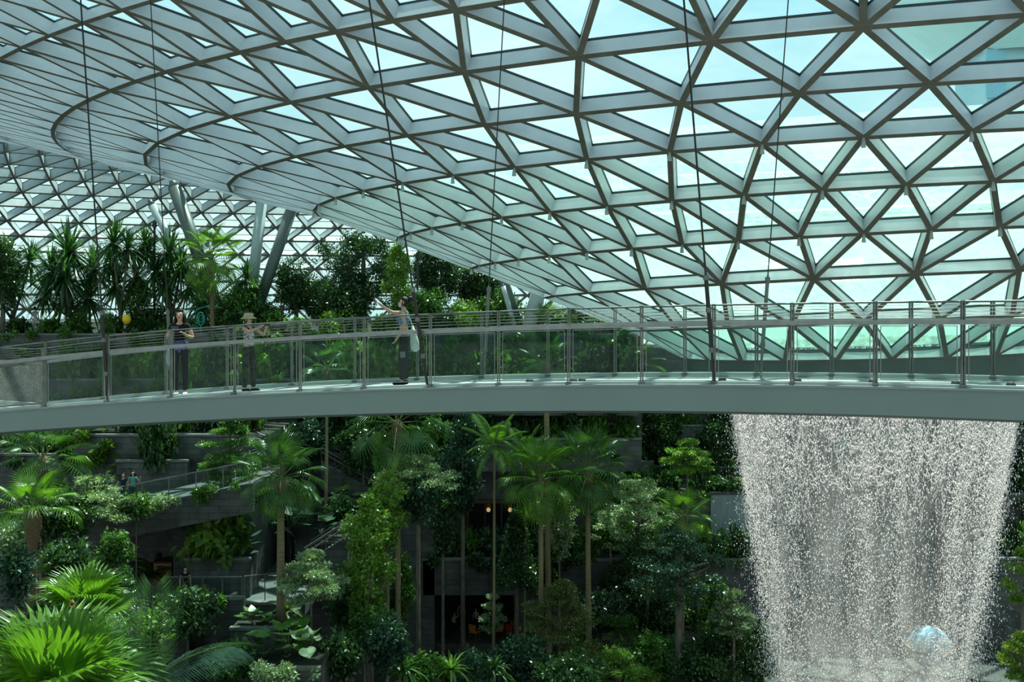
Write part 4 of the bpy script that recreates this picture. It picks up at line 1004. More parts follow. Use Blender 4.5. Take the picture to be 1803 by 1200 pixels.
# trailing plants that cover ledge edges: nobody could count the stems
def trailing(name, px0, px1, d, z0, z1, depth, n, mat, label, ll=.16, seed=0, hang=.7):
    g = np.random.default_rng(seed); x0, x1 = xat(px0, d), xat(px1, d); m_ = max(6, int((x1-x0)*3)); cs = []; rs = []
    for _ in range(m_):
        u = g.random(); cs.append([x0+(x1-x0)*u, d-.15-g.random()*.35, z0+(z1-z0)*u + .1 - g.random()**2*hang]); rs.append(g.uniform(.15,.38))
    o = link(name, leaf_cloud(cs, rs, n, ll, ll*.55, seed, .4, 1, name, G[mat])); tag(o, label, 'trailing plants', kind='stuff')
trailing('trailing_foliage', 190, 320, 44, RZ(xat(190,44))+.3, RZ(xat(320,44))+.3, .4, 1800, 'pale', 'pale trailing plants along the upper walkway edge below the two walkers', .15, 1)
trailing('trailing_foliage', 325, 420, 44, RZ(xat(325,44))+.3, RZ(xat(420,44))+.3, .4, 900, 'mid', 'trailing plants on the upper walkway edge above the wide leafy shrub', .15, 2, .4)
trailing('trailing_foliage', 288, 400, 41.5, 7.8, 7.8, .4, 1800, 'mid', 'trailing plants hanging over the lower walkway parapet', .15, 3, .9)
trailing('trailing_foliage', 745, 1010, 54, 6.2, 6.2, .4, 3000, 'dark', 'trailing plants along the parapet over the cafe', .16, 4, .5)
trailing('trailing_foliage', 1010, 1300, 54, 6.2, 6.2, .4, 2200, 'dark', 'trailing plants along the middle terrace', .16, 5, .3)
trailing('trailing_foliage', 100, 1120, 58.2, 15.7, 15.7, .4, 7000, 'mid', 'green plants hanging from the ledge behind the bridge', .22, 6, 2.0)
trailing('trailing_foliage', -60, 1120, 60, 18.2, 18.2, .4, 15000, 'mid', 'green plants along the rim of the upper garden', .22, 7, 3.0)
trailing('trailing_foliage', 1010, 1320, 60.4, 10.1, 10.1, .4, 1800, 'dark', 'trailing plants along the third terrace', .16, 8, .5)
trailing('trailing_foliage', 130, 200, 51, 13.3, 13.3, .4, 1500, 'fern', 'yellow-green plants hanging over the planter under the bridge', .2, 9, 1.6)
trailing('trailing_foliage', 445, 560, 36.6, 6.6, 6.6, .3, 1200, 'pale', 'pale plants along the low planter edge', .14, 10, .3)
trailing('trailing_foliage', 990, 1250, 57, 9.1, 9.1, .3, 1400, 'mid', 'thin trailing plants along the second terrace', .16, 11, .4)

for i, (p0, p1, d, z0, n, mt, hg, lab) in enumerate([(985, 1120, 58.4, 14.6, 4200, 'dark', 4.0, 'green climbers covering the wall under the bridge right of centre'), (1135, 1300, 62.4, 15.5, 4200, 'dark', 4.5, 'dark climbers on the wall beside the top of the waterfall'),
        (1150, 1310, 60.4, 10.2, 2600, 'dark', 2.2, 'climbers hanging from the third terrace left of the waterfall'), (745, 860, 58.4, 13.8, 2600, 'blue', 3.0, 'dark climbers on the wall under the bridge at the centre'),
        (560, 740, 58.2, 13.8, 3000, 'dark', 3.2, 'dark climbers on the wall behind the cut-off fan palm'), (1000, 1240, 56.8, 9.2, 2600, 'mid', 1.2, 'low green plants along the second terrace wall'), (1745, 1830, 60.8, 8.4, 1800, 'dark', 2.5, 'climbers on the wall right of the waterfall'),
        (-60, 130, 52.8, 12.0, 3500, 'dark', 3.5, 'dark climbers on the wall behind the palms at the left edge'), (905, 1010, 53.8, 6.0, 1500, 'mid', 1.6, 'climbers hanging beside the cafe opening')]):
    trailing('climbing_foliage', p0, p1, d, z0, z0, .4, n, mt, lab, .19, 40+i, hg)
# ------------------------------------------------------------------ waterfall from the roof opening
wf = empty('waterfall', (AXIS.x+.2, AXIS.y, 0)); tag(wf, 'white waterfall of countless drops falling in a ring from the roof opening', 'waterfall', kind='stuff')
WZ = np.array([0, 5.1, 8.3, 11.7, 15.6, 19.0]); WR = np.array([3.2, 3.75, 4.2, 4.68, 5.3, 5.7])
g = np.random.default_rng(5)
def drop_mat():
    m, nt, out = new_mat('falling_water'); L = nt.links.new
    d = nd(nt, 'ShaderNodeBsdfDiffuse', Color=(.88,.93,.94,1)); t = nd(nt, 'ShaderNodeBsdfTranslucent', Color=(.88,.93,.94,1)); gl = nd(nt, 'ShaderNodeBsdfGlossy', Roughness=.25)
    a = nd(nt, 'ShaderNodeMixShader'); a.inputs[0].default_value = .5; b = nd(nt, 'ShaderNodeMixShader'); b.inputs[0].default_value = .1
    L(d.outputs[0], a.inputs[1]); L(t.outputs[0], a.inputs[2]); L(a.outputs[0], b.inputs[1]); L(gl.outputs[0], b.inputs[2]); L(b.outputs[0], out.inputs[0]); return m
WM = drop_mat()
def drops(name, az, rr, z, rad, ln):
    n = len(az); c = np.stack([rr*np.cos(az), rr*np.sin(az), z], 1)
    a0 = g.uniform(0, 2*PI, n); o = []
    o.append(c + np.stack([0*z, 0*z, ln], 1))
    for k in range(3):
        o.append(c + np.stack([rad*np.cos(a0+k*2*PI/3), rad*np.sin(a0+k*2*PI/3), -.25*ln], 1))
    o.append(c - np.stack([0*z, 0*z, ln], 1))
    V = np.stack(o, 1).reshape(-1, 3); b = (np.arange(n)*5)[:,None]
    T = np.array([[0,1,2],[0,2,3],[0,3,1],[4,2,1],[4,3,2],[4,1,3]])
    return link(name, np_mesh(name, V, (b[:,None,:] + T[None]).reshape(-1, 3), WM), wf)
nst = 210; saz = g.uniform(0, 2*PI, nst); sw = g.gamma(.9, 1, nst); sw /= sw.sum()
N1 = 125000
st = g.choice(nst, N1, p=sw); z = 18.2*g.random(N1)**1.05
fall = (18.2 - z)
az = np.where(g.random(N1) < .62, saz[st] + g.normal(size=N1)*(.010+.0045*fall), g.uniform(0, 2*PI, N1))
rr = np.interp(z, WZ, WR) + g.normal(size=N1)*(.05+.012*fall) + np.where(g.random(N1) < .25, g.exponential(.10+.022*fall), 0)
clump = .5+.5*np.sin(z*3.1+saz[st]*40)*np.sin(z*7.7+st)
rad = g.uniform(.008, .021, N1)*(1.15-.022*fall)*(.75+.5*clump); ln = rad*g.uniform(1.1, 3.2, N1)
drops('falling_drops', az, rr, z, rad, ln)
N3 = 3500; z3 = g.uniform(0.2, 17.5, N3); drops('spray_drops', g.uniform(0, 2*PI, N3), np.interp(z3, WZ, WR) + g.exponential(.45, N3), z3, g.uniform(.007,.014,N3), g.uniform(.010,.03,N3))
# netted strands of water near the top
sv = []
def strand(az0, z0, z1, amp, n, rad0):
    zz = np.linspace(z0, z1, n); ph = g.uniform(0, 6.3); wob = amp*np.cumsum(g.normal(size=n))*.35
    a = az0 + wob/5.4
    return a, zz
A_, Z_, Rd = [], [], []
for _ in range(420):
    z1 = 18.2 - g.uniform(2.2, 6.5)
    a, zz = strand(g.uniform(0, 2*PI), 18.2, z1, .09, int((18.2-z1)/.055), .02); A_.append(a); Z_.append(zz)
    Rd.append(np.linspace(.027, .010, len(a)))
for _ in range(2000):                                  # cross links of the net
    a0 = g.uniform(0, 2*PI); z0 = 18 - g.uniform(0, 4.6); n = int(g.uniform(4, 12)); s = g.choice([-1, 1])
    A_.append(a0 + s*np.arange(n)*.0075); Z_.append(z0 - .11*np.sin(np.linspace(0, PI*g.uniform(.6,1.2), n))*g.uniform(.5,2)); Rd.append(np.full(n, .018))
A_ = np.concatenate(A_); Z_ = np.concatenate(Z_); Rd = np.concatenate(Rd)
drops('water_strands', A_, np.interp(Z_, WZ, WR) + g.normal(size=len(A_))*.03, Z_, Rd, np.full(len(A_), .055))
def mist_mat():
    m, nt, out = new_mat('water_mist'); L = nt.links.new
    tc = nd(nt, 'ShaderNodeTexCoord'); mp = nd(nt, 'ShaderNodeMapping'); mp.inputs['Scale'].default_value = (1.6, 1.6, .12); L(tc.outputs['Object'], mp.inputs[0])
    n = nd(nt, 'ShaderNodeTexNoise', Scale=1.0, Detail=5); L(mp.outputs[0], n.inputs['Vector'])
    sp = nd(nt, 'ShaderNodeSeparateXYZ'); L(tc.outputs['Object'], sp.inputs[0])
    mr = nd(nt, 'ShaderNodeMapRange'); mr.inputs['From Min'].default_value = 17; mr.inputs['From Max'].default_value = 3; mr.inputs['To Min'].default_value = .06; mr.inputs['To Max'].default_value = .50; L(sp.outputs[2], mr.inputs[0])
    m2 = nd(nt, 'ShaderNodeMapRange'); m2.inputs['From Min'].default_value = .3; m2.inputs['From Max'].default_value = .72; m2.inputs['To Min'].default_value = .05; m2.inputs['To Max'].default_value = .85; L(n.outputs['Fac'], m2.inputs[0])
    mu = nd(nt, 'ShaderNodeMath', operation='MULTIPLY'); L(mr.outputs[0], mu.inputs[0]); L(m2.outputs[0], mu.inputs[1])
    t = nd(nt, 'ShaderNodeBsdfTransparent'); d = nd(nt, 'ShaderNodeBsdfDiffuse', Color=(.74,.82,.83,1)); tr = nd(nt, 'ShaderNodeBsdfTranslucent', Color=(.74,.82,.83,1))
    a = nd(nt, 'ShaderNodeMixShader'); a.inputs[0].default_value = .5; L(d.outputs[0], a.inputs[1]); L(tr.outputs[0], a.inputs[2])
    b = nd(nt, 'ShaderNodeMixShader'); L(mu.outputs[0], b.inputs[0]); L(t.outputs[0], b.inputs[1]); L(a.outputs[0], b.inputs[2]); L(b.outputs[0], out.inputs[0]); return m
MM = mist_mat()
for off in (-.15,):
    mb = MB(); mb.lathe([(float(np.interp(q, WZ, WR))+off, float(q)) for q in np.linspace(0, 17.8, 20)], 90); mb.build('mist', MM, wf, True)

# ------------------------------------------------------------------ people
skin_m = noise_mat('skin', (.50,.29,.20), (.60,.37,.26), 8, .5, 0, 0, .4)
hair_m = noise_mat('black_hair', (.008,.006,.006), (.020,.015,.013), 20, .6, 0, 0, .25)
def cloth(name, c, k=.75): return noise_mat(name, tuple(x*k for x in c), c, 14, .85, 0, .15, .2)
def skinmesh(name, vs, edges, mat, parent, sub=2, root=0):
    me = bpy.data.meshes.new(name); me.from_pydata([v[0] for v in vs], edges, []); me.materials.append(mat)
    o = bpy.data.objects.new(name, me); COL.objects.link(o); o.parent = parent
    md = o.modifiers.new('skin', 'SKIN'); md.use_smooth_shade = True; md.branch_smoothing = .4
    for i, v in enumerate(vs):
        r = v[1]; sv_ = me.skin_vertices[0].data[i]; sv_.radius = (r, r) if not isinstance(r, tuple) else r; sv_.use_root = (i == root)
    s = o.modifiers.new('subdivision', 'SUBSURF'); s.levels = sub; s.render_levels = sub
    return o
def figure(label, foot, rz, H, pose, top_c, leg_c, shoe_c, hair='long', hat=None, sleeve=.35, loose=1.0, crop=0.0, mask=False, group=None, toplook=None, detail=True, hair_mat=None):
    s = H/1.62; p = empty('person', foot, rz); p.scale = (s, s, s); tag(p, label, 'person', group)
    V = []; E = []; ix = {}
    def add(n, co, r, to=None):
        ix[n] = len(V); V.append((co, r))
        if to: E.append((ix[to], ix[n]))
    add('pelvis', (0,0,.93), .108); add('waist', (0,0,1.06), .092, 'pelvis'); add('chest', (0,-.005,1.22), .105, 'waist'); add('ub', (0,0,1.33), .080, 'chest')
    add('neck', (0,.0,1.41), .043, 'ub'); add('jaw', (0,-.022,1.475), .058, 'neck'); add('face', (0,-.012,1.535), .077, 'jaw'); add('skull', (0,.004,1.590), .060, 'face')
    for sd, x in (('R', -1), ('L', 1)):
        e_, w_, h_ = pose[sd]
        add('sh'+sd, (x*.150,0,1.335), .046, 'ub'); add('el'+sd, e_, .036, 'sh'+sd); add('wr'+sd, w_, .025, 'el'+sd)
        hv = (Vector(h_)-Vector(w_)).normalized(); pm = Vector(w_)+hv*.065; add('pa'+sd, tuple(pm), .027, 'wr'+sd)
        if detail:
            side = hv.cross(Vector((0,0,1)) if abs(hv.z) < .8 else Vector((0,1,0))).normalized(); curl = side.cross(hv)
            for k, (o_, ln) in enumerate(((-.026,.058),(-.009,.068),(.009,.064),(.026,.050))):
                b = pm + side*o_ + hv*.03; add('f%d%s' % (k, sd), tuple(b), .009, 'pa'+sd); add('g%d%s' % (k, sd), tuple(b+hv*ln*.55-curl*.008), .008, 'f%d%s' % (k, sd)); add('t%d%s' % (k, sd), tuple(b+hv*ln*.85-curl*.03), .007, 'g%d%s' % (k, sd))
            b = pm - side*.035*x - hv*.015; add('th'+sd, tuple(b), .010, 'pa'+sd); add('tt'+sd, tuple(b+hv*.035-side*.015*x), .009, 'th'+sd)
        hip, kn, an = pose['leg'+sd]
        add('hip'+sd, hip, .078, 'pelvis'); add('kn'+sd, kn, .052, 'hip'+sd); add('ca'+sd, tuple((Vector(kn)*.65+Vector(an)*.35)+Vector((0,.012,0))), .050, 'kn'+sd); add('an'+sd, an, .034, 'ca'+sd); add('toe'+sd, (an[0], an[1]-.13, .035), .03, 'an'+sd)
    skinmesh('body', V, E, skin_m, p)
    def sub(name, names, scale, mat, extra=None):
        vs = [(V[ix[n]][0], V[ix[n]][1]*(scale if not isinstance(scale, dict) else scale.get(n, scale['*']))) for n in names]; es = []
        for a, b in E:
            na = [k for k in names if ix[k] == a]; nb = [k for k in names if ix[k] == b]
            if na and nb: es.append((names.index(na[0]), names.index(nb[0])))
        for co, r, to in (extra or []):
            vs.append((co, r)); es.append((names.index(to), len(vs)-1))
        return skinmesh(name, vs, es, mat, p)
    ex = []
    if sleeve > 0:
        for sd in 'RL':
            a = Vector(V[ix['sh'+sd]][0]); b = Vector(V[ix['el'+sd]][0]); ex.append((tuple(a.lerp(b, sleeve)), .054, 'sh'+sd))
        names = ['pelvis','waist','chest','ub','shR','shL']
    else: names = ['waist','chest','ub'] if crop else ['pelvis','waist','chest','ub']
    if crop: names = [n for n in names if n != 'pelvis']
    sub('top', names, 1.14, top_c, ex)
    if sleeve == 0:
        for x in (-1, 1):
            mb = MB(); mb.tube([(x*.07,-.10,1.27),(x*.085,-.07,1.36),(x*.085,.02,1.395),(x*.075,.08,1.33)], .016, 6); mb.build('shoulder_strap', toplook or top_c, p, True)
    sub('trousers', ['pelvis','hipR','knR','caR','anR','hipL','knL','caL','anL'] + (['waist'] if crop else []), {'*': 1.10+.12*(loose-1), 'pelvis': 1.15, 'waist': 1.03, 'knR': 1.12*loose, 'knL': 1.12*loose, 'caR': 1.05*loose*1.05, 'caL': 1.05*loose*1.05, 'anR': 1.15*loose**1.6, 'anL': 1.15*loose**1.6}, leg_c, [] if crop else [((0,0,1.02), .116, 'pelvis')])
    for sd in 'RL':
        an = V[ix['an'+sd]][0]; mb = MB()
        mb.tube([(an[0], an[1]+.06, .03), (an[0], an[1]+.03, .04), (an[0], an[1]-.05, .045), (an[0], an[1]-.13, .035), (an[0], an[1]-.18, .025)], [.025,.042,.044,.040,.022], 10); mb.build('shoe', shoe_c, p, True)
    hm = hair_mat or hair_m
    mb = MB(); cxyz = Vector((0, .008, 1.548)); U, W_ = 24, 20
    def hp(i, j):
        a = 2*PI*i/U; t = PI*.98*j/W_
        x, y, zc = math.sin(t)*math.cos(a), math.sin(t)*math.sin(a), math.cos(t)
        front = max(0, -y)
        r = Vector((.088*x, .098*y, .100*zc))
        if y < -.15: r *= 1 - .28*max(0, min(1, (.92-zc)/.22))*min(1, (-y-.15)/.2)   # hair line: tucked under the face
        return cxyz + r
    for j in range(W_):
        for i in range(U): mb.poly((hp(i, j), hp(i, j+1), hp(i+1, j+1), hp(i+1, j)))
    if hair == 'long':
        for k in range(26):
            a = math.radians(-25 + 230*k/25); x, y = math.cos(a), math.sin(a)
            mb.tube([(.070*x, .02+.075*y, 1.59), (.092*x, .018+.088*y, 1.50), (.100*x, .02+.090*y, 1.40), (.105*x, .02+.085*y, 1.30)], [.014,.020,.018,.005], 6)
    elif hair == 'bun':
        r2 = random.Random(3); mb.lathe([(.0,-.06),(.045,-.04),(.06,0),(.045,.04),(0,.06)], 10, (0, .125, 1.60))
        for k in range(10): mb.tube([(0,.12,1.60), (r2.uniform(-.06,.06), .15+r2.uniform(0,.06), 1.60+r2.uniform(-.07,.08))], [.02,.005], 5)
        mb.tube([(.06,-.01,1.58),(.085,-.02,1.50),(.08,-.03,1.44)], [.012,.010,.003], 5)
    mb.build('hair', hm, p, True)
    if detail:
        for x in (-.028, .028):
            mb = MB(); mb.lathe([(0,-.008),(.012,-.004),(.014,0),(.012,.004),(0,.008)], 10, (x, -.083, 1.540)); mb.build('eye', M['cable'], p, True)
        mb = MB(); mb.tube([(0,-.082,1.545),(0,-.098,1.512),(0,-.084,1.505)], [.008,.014,.008], 6); mb.build('nose', skin_m, p, True)
        mb = MB(); mb.tube([(-.022,-.076,1.482),(0,-.084,1.480),(.022,-.076,1.482)], [.004,.008,.004], 6); mb.build('mouth', plain('lips', (.35,.10,.09)), p, True)
        for x in (-.080, .080):
            mb = MB(); mb.lathe([(0,-.03),(.012,-.02),(.014,.01),(.01,.03),(0,.035)], 8, (x, .004, 1.528)); mb.build('ear', skin_m, p, True)
    if hat:
        mb = MB(); mb.lathe([(.112,1.555),(.106,1.60),(.096,1.655),(.075,1.668),(0,1.672)], 20, (0,.005,0)); mb.lathe([(.165,1.548),(.145,1.560),(.110,1.575),(.106,1.585),(.143,1.570),(.165,1.556),(.165,1.548)], 20, (0,0,0)); mb.build('bucket_hat', hat, p, True)
    if mask:
        mb = MB(); mb.lathe([(.0,-.045),(.045,-.035),(.062,0),(.045,.035),(0,.045)], 12, (0,-.045,1.485)); mb.build('face_mask', mask, p, True)
    return p, s
def legs(xr=-.10, xl=.10, yr=0.0, yl=0.0):
    return {'legR': ((-.085,0,.86), ((-.085+xr)/2-.01,yr*.5-.015,.47), (xr,yr,.085)), 'legL': ((.085,0,.86), ((.085+xl)/2+.01,yl*.5-.015,.47), (xl,yl,.085))}
black = cloth('black_cotton', (.012,.012,.014)); dark_leg = cloth('black_leggings', (.010,.012,.018)); camo = None
def pattern_mat(name, cols, scale):
    m, nt, out = new_mat(name); L = nt.links.new; p = nd(nt, 'ShaderNodeBsdfPrincipled', Roughness=.85)
    tc = nd(nt, 'ShaderNodeTexCoord'); n = nd(nt, 'ShaderNodeTexNoise', Scale=scale, Detail=2); r = nd(nt, 'ShaderNodeValToRGB'); r.color_ramp.interpolation = 'CONSTANT'
    r.color_ramp.elements[0].color = c4(cols[0]); r.color_ramp.elements[0].position = 0; r.color_ramp.elements[1].position = .47; r.color_ramp.elements[1].color = c4(cols[1])
    for i, c in enumerate(cols[2:]): e_ = r.color_ramp.elements.new(.56+.06*i); e_.color = c4(c)
    L(tc.outputs['Object'], n.inputs[0]); L(n.outputs[0], r.inputs[0]); L(r.outputs[0], p.inputs[0]); L(p.outputs[0], out.inputs[0]); return m
camo = pattern_mat('dark_camouflage', [(.012,.014,.012),(.022,.032,.018),(.045,.042,.028)], 9)
print_m = pattern_mat('white_tank_print', [(.62,.58,.55),(.62,.58,.55),(.10,.09,.09)], 22)
def spot(px, off):
    x = solve_x(px, off); q = bp(x, off, 0); return q
def phone(world, rz, tilt, label, flat=False):
    t = empty('smartphone', world, rz); tag(t, label, 'phone', 'phones held by the women on the bridge')
    mb = MB(); w_, h_ = (.15, .075) if flat else (.075, .15); mb.box((-w_/2,-.005,-h_/2),(w_/2,.005,h_/2)); o = mb.build('phone_case', M['cable'], t)
    mb = MB(); mb.box((-w_/2+.004,.005,-h_/2+.004),(w_/2-.004,.007,h_/2-.004)); mb.build('phone_screen', M['darkglass'], t); t.rotation_euler = (tilt, 0, rz)
    return t
def wpt(f, rz, s, q): return Vector(f) + Matrix.Rotation(rz, 3, 'Z') @ (Vector(q)*s)
# woman in black
f1 = spot(317, .55)
po = {'R': ((-.235,-.03,1.11), (-.115,-.20,1.235), (-.06,-.255,1.27)), 'L': ((.245,-.02,1.10), (.165,-.17,1.15), (.115,-.22,1.20))}; po.update(legs(-.07, .10, 0, -.02))
p1, s1 = figure('woman with long dark hair and black T-shirt looking at her phone', f1, .05, 1.66, po, black, dark_leg, cloth('white_shoe', (.6,.62,.62)), 'long', sleeve=.45)
mb = MB(); mb.tube([(-.13,-.06,.99),(-.02,-.125,.985),(.10,-.09,.99),(.13,.02,1.0)], [.02,.055,.05,.03], 10); mb.tube([(-.03,-.12,.98),(.0,-.135,.90),(.02,-.12,.83)], [.06,.055,.02], 8); mb.tube([(.07,-.10,.97),(.10,-.11,.88)], [.05,.02], 8)
mb.build('tied_jacket', pattern_mat('blue_violet_fabric', [(.03,.03,.16),(.10,.09,.42),(.16,.10,.38)], 8), p1, True)
phone(wpt(f1, .05, s1, (-.02,-.295,1.295)), .05, -.5, 'phone held flat at her chin by the woman in black', True)
t = empty('shoulder_bag', wpt(f1, 0, s1, (-.20,.06,.72))); tag(t, 'white cloth bag hanging at the side of the woman in black', 'bag')
mb = MB(); mb.tube([(0,0,.22),(.0,0,.14),(0,0,0),(-.01,0,-.12),(-.02,0,-.16)], [.03,.065,.095,.07,.02], 12); mb.build('bag_body', cloth('grey_white_cloth', (.50,.53,.53)), t, True)
mb = MB(); mb.tube([(0,0,.2),(.05,.0,.45),(.09,.0,.62)], .012, 6); mb.build('bag_strap', cloth('grey_white_strap', (.50,.53,.53)), t, True)
# woman in the hat
f2 = spot(438, .6); rz2 = math.radians(58)
po = {'R': ((-.20,-.24,1.27), (-.09,-.42,1.37), (-.05,-.49,1.41)), 'L': ((.20,-.24,1.20), (.07,-.43,1.33), (.02,-.49,1.38))}; po.update(legs(-.10, .11, .02, -.02))
p2, s2 = figure('woman in a beige bucket hat and patterned tank top holding out her phone', f2, rz2, 1.46, po, print_m, camo, cloth('black_shoe', (.02,.02,.02)), 'short', hat=cloth('beige_hat', (.52,.43,.27)), sleeve=0, loose=1.25, toplook=black)
for sd in (-1, 1):
    mb = MB()
    for a, b in ((-1, 1), (1, -1)): mb.bar((sd*.10+a*.055, -.075, .43), (sd*.10+b*.055, -.075, .53), .012, .006, (0,1,0))
    mb.build('crossed_straps', cloth('tan_strap', (.22,.17,.12)), p2)
phone(wpt(f2, rz2, s2, (-.015,-.555,1.43)), rz2, -.15, 'phone held out at arm\'s length by the woman in the hat', True)
# woman in grey trousers
f3 = spot(711, .75); rz3 = math.radians(-90)
po = {'R': ((-.17,-.235,1.345), (-.14,-.43,1.47), (-.13,-.49,1.52)), 'L': ((.205,.045,1.08), (.165,-.10,.885), (.15,-.14,.82))}; po.update(legs(-.09, .09, .015, -.015))
p3, s3 = figure('woman in a blue cropped top and wide dark grey trousers taking a picture', f3, rz3, 1.60, po, cloth('blue_top', (.10,.25,.42)), cloth('dark_grey_trousers', (.035,.038,.036)), black, 'bun', sleeve=0, loose=1.5, crop=1, mask=cloth('pale_mask', (.62,.60,.58)), toplook=cloth('pale_strap', (.55,.52,.48)))
mb = MB(); mb.box((.172,-.05,.515),(.182,.045,.625)); mb.build('thigh_patch', cloth('grey_patch', (.22,.23,.23)), p3)
phone(wpt(f3, rz3, s3, (-.115,-.545,1.545)), rz3, .35, 'phone raised high by the woman in the blue top')
t = empty('tote_bag', wpt(f3, rz3, s3, (.05,.20,.80))); tag(t, 'white tote bag hanging behind the hip of the woman in the blue top', 'bag')
mb = MB(); mb.tube([(-.03,0,.30),(-.02,0,.18),(.0,0,0),(.015,0,-.14),(.01,0,-.18)], [.015,.05,.085,.085,.03], 12); mb.build('bag_body', cloth('white_cloth', (.70,.72,.70)), t, True)
mb = MB(); mb.tube([(-.03,0,.28),(-.10,-.05,.5),(-.17,-.06,.62)], .012, 6); mb.build('bag_strap', cloth('white_strap', (.70,.72,.70)), t, True)
# small figures far off
std = {'R': ((-.22,.02,1.09), (-.22,-.05,.86), (-.21,-.07,.80)), 'L': ((.22,.02,1.09), (.22,-.05,.86), (.21,-.07,.80))}; std.update(legs())
wave = {'R': ((-.22,.02,1.09), (-.15,-.15,1.0), (-.10,-.18,1.02)), 'L': ((.28,-.03,1.16), (.33,-.10,1.36), (.34,-.12,1.43))}; wave.update(legs())
lean = {'R': ((-.26,-.05,1.10), (-.38,-.12,.93), (-.42,-.14,.88)), 'L': ((.22,.0,1.09), (.18,-.15,.95), (.14,-.18,.93))}; lean.update(legs())
navy = cloth('navy_shirt', (.02,.04,.07)); teal = cloth('teal_shirt', (.12,.42,.44)); grey = cloth('grey_shirt', (.10,.14,.15))
def far(px, d, zf, H, pose, top, leg, rz, label, **k):
    return figure(label, (xat(px, d), d, zf), rz, H, pose, top, leg, black, detail=False, **k)
far(217, 45.4, RZ(xat(217,45.4)), 1.70, lean, navy, grey, .2, 'man in a navy T-shirt with pale print on the upper walkway', hair='short')
far(234, 45.4, RZ(xat(234,45.4)), 1.70, wave, teal, cloth('dark_teal', (.04,.09,.10)), .1, 'woman in a teal dress shirt raising her hand on the upper walkway', hair='long')
far(326, 43.5, 6.9, 1.65, std, black, black, .6, 'person in dark clothes on the lower walkway behind the glass railing', hair='short')
far(22, 30, max(8.5, 8.5), 1.65, std, cloth('cream_shirt', (.50,.47,.40)), black, 1.2, 'person in a cream shirt among the palms at the left edge', hair='short')
far(62, 61.8, 18.2, 1.65, std, cloth('pale_blue_shirt', (.36,.46,.48)), cloth('white_shorts', (.6,.6,.58)), 3.0, 'person in a pale blue shirt on the upper garden at the left', hair='short')
far(748, 56.5, 8.6, 1.6, std, cloth('blue_shirt', (.03,.09,.35)), black, -.5, 'person in a blue shirt on the planted terrace behind the dark leaf column', hair='short')
# cafe under the parapet
mb = MB(); mb.box((xat(745,53), 55.2, 0), (xat(905,53), 59.6, 1.2)); tag(mb.build('floor_cafe', M['paving']), kind='structure')
mb = MB(); mb.box((xat(745,53), 53.8, 0), (xat(905,53), 55.2, .6)); tag(mb.build('floor_cafe_step', M['paving']), kind='structure')
far(812, 57.6, 1.2, 1.65, std, cloth('grey_white_top', (.30,.30,.29)), black, .4, 'guest in a pale top standing in the dark cafe', hair='short')
far(838, 57.0, 1.2, 1.45, std, cloth('sand_top', (.34,.32,.28)), black, -.6, 'guest in a sand-coloured top by the orange cafe chair', hair='short')
far(800, 56.4, 1.2, 1.4, wave, cloth('light_grey_top', (.33,.35,.37)), black, 1.0, 'guest in a light grey top at the left of the cafe', hair='short')
far(913, 57.5, 1.2, 1.5, std, cloth('light_blue_top', (.35,.42,.46)), black, -.4, 'guest in a light blue top right of the red cafe chair', hair='short') if False else None
def chair(px, d, rz, mat, label):
    t = empty('cafe_chair', (xat(px, d), d, 1.2), rz); tag(t, label, 'chair', 'cafe chairs')
    mb = MB(); mb.box((-.22,-.22,.42),(.22,.22,.47)); mb.build('seat', mat, t)
    mb = MB(); mb.raw([(-.21,.19,.47),(.21,.19,.47),(.21,.23,.47),(-.21,.23,.47),(-.22,.27,.92),(.22,.27,.92),(.22,.30,.92),(-.22,.30,.92)], [(0,1,5,4),(1,2,6,5),(2,3,7,6),(3,0,4,7),(4,5,6,7)]); mb.build('backrest', mat, t)
    for x in (-.19,.19):
        for y in (-.19,.19): mb = MB(); mb.tube([(x,y,.42),(x*1.1,y*1.1,0)], .018, 6); mb.build('leg', M['bark'], t)
red = plain('red_chair_paint', (.45,.035,.02)); orange = plain('orange_chair_paint', (.55,.20,.02))
chair(898, 56.0, 2.9, red, 'red cafe chair under the stone parapet'); chair(836, 55.9, 2.6, orange, 'orange cafe chair left of the red one'); chair(878, 56.2, 3.4, orange, 'orange cafe chair next to the red one'); chair(909, 56.6, 2.2, orange, 'orange cafe chair right of the red one')
# garden ornaments
t = empty('lantern', V3(223, 60.15, 18.2)); tag(t, 'bright yellow lantern among the bushes left of the woman in black', 'lantern'); yl = plain('yellow_paper', (.85,.55,.02), .6)
mb = MB(); mb.lathe([(0,.6),(.16,.65),(.26,.85),(.24,1.05),(.12,1.2),(0,1.22)], 14); mb.build('shade', yl, t, True)
mb = MB(); mb.lathe([(0,0),(.12,0),(.12,.04),(.03,.08),(.03,.6),(0,.62)], 8); mb.build('stand', M['cable'], t)
t = empty('garden_ornament', V3(352, 60.15, 18.2)); tag(t, 'teal garden ornament of rings beside the woman in black', 'ornament'); tm = plain('teal_paint', (.02,.30,.30), .4)
def ring(mb, c, r, th, n=20, sx=1.0):
    mb.tube([(c[0]+r*sx*math.cos(2*PI*i/n), c[1], c[2]+r*math.sin(2*PI*i/n)) for i in range(n+1)], th, 6, 0, False)
mb = MB(); ring(mb, (.05,0,.95), .38, .04, 20, .6); ring(mb, (.05,0,.95), .22, .03, 20, .6); mb.build('ring', tm, t, True)
mb = MB(); mb.tube([(.05,0,0),(.05,0,.55)], .05, 8); mb.tube([(-.45,0,0),(-.4,0,.6),(-.1,0,.45)], .05, 8); mb.build('stand', tm, t, True)
mb = MB(); mb.tube([(-.6,0,1.1),(-.1,0,1.55),(.6,0,1.75),(1.3,0,1.6)], .03, 8); mb.build('arched_rim', tm, t, True)
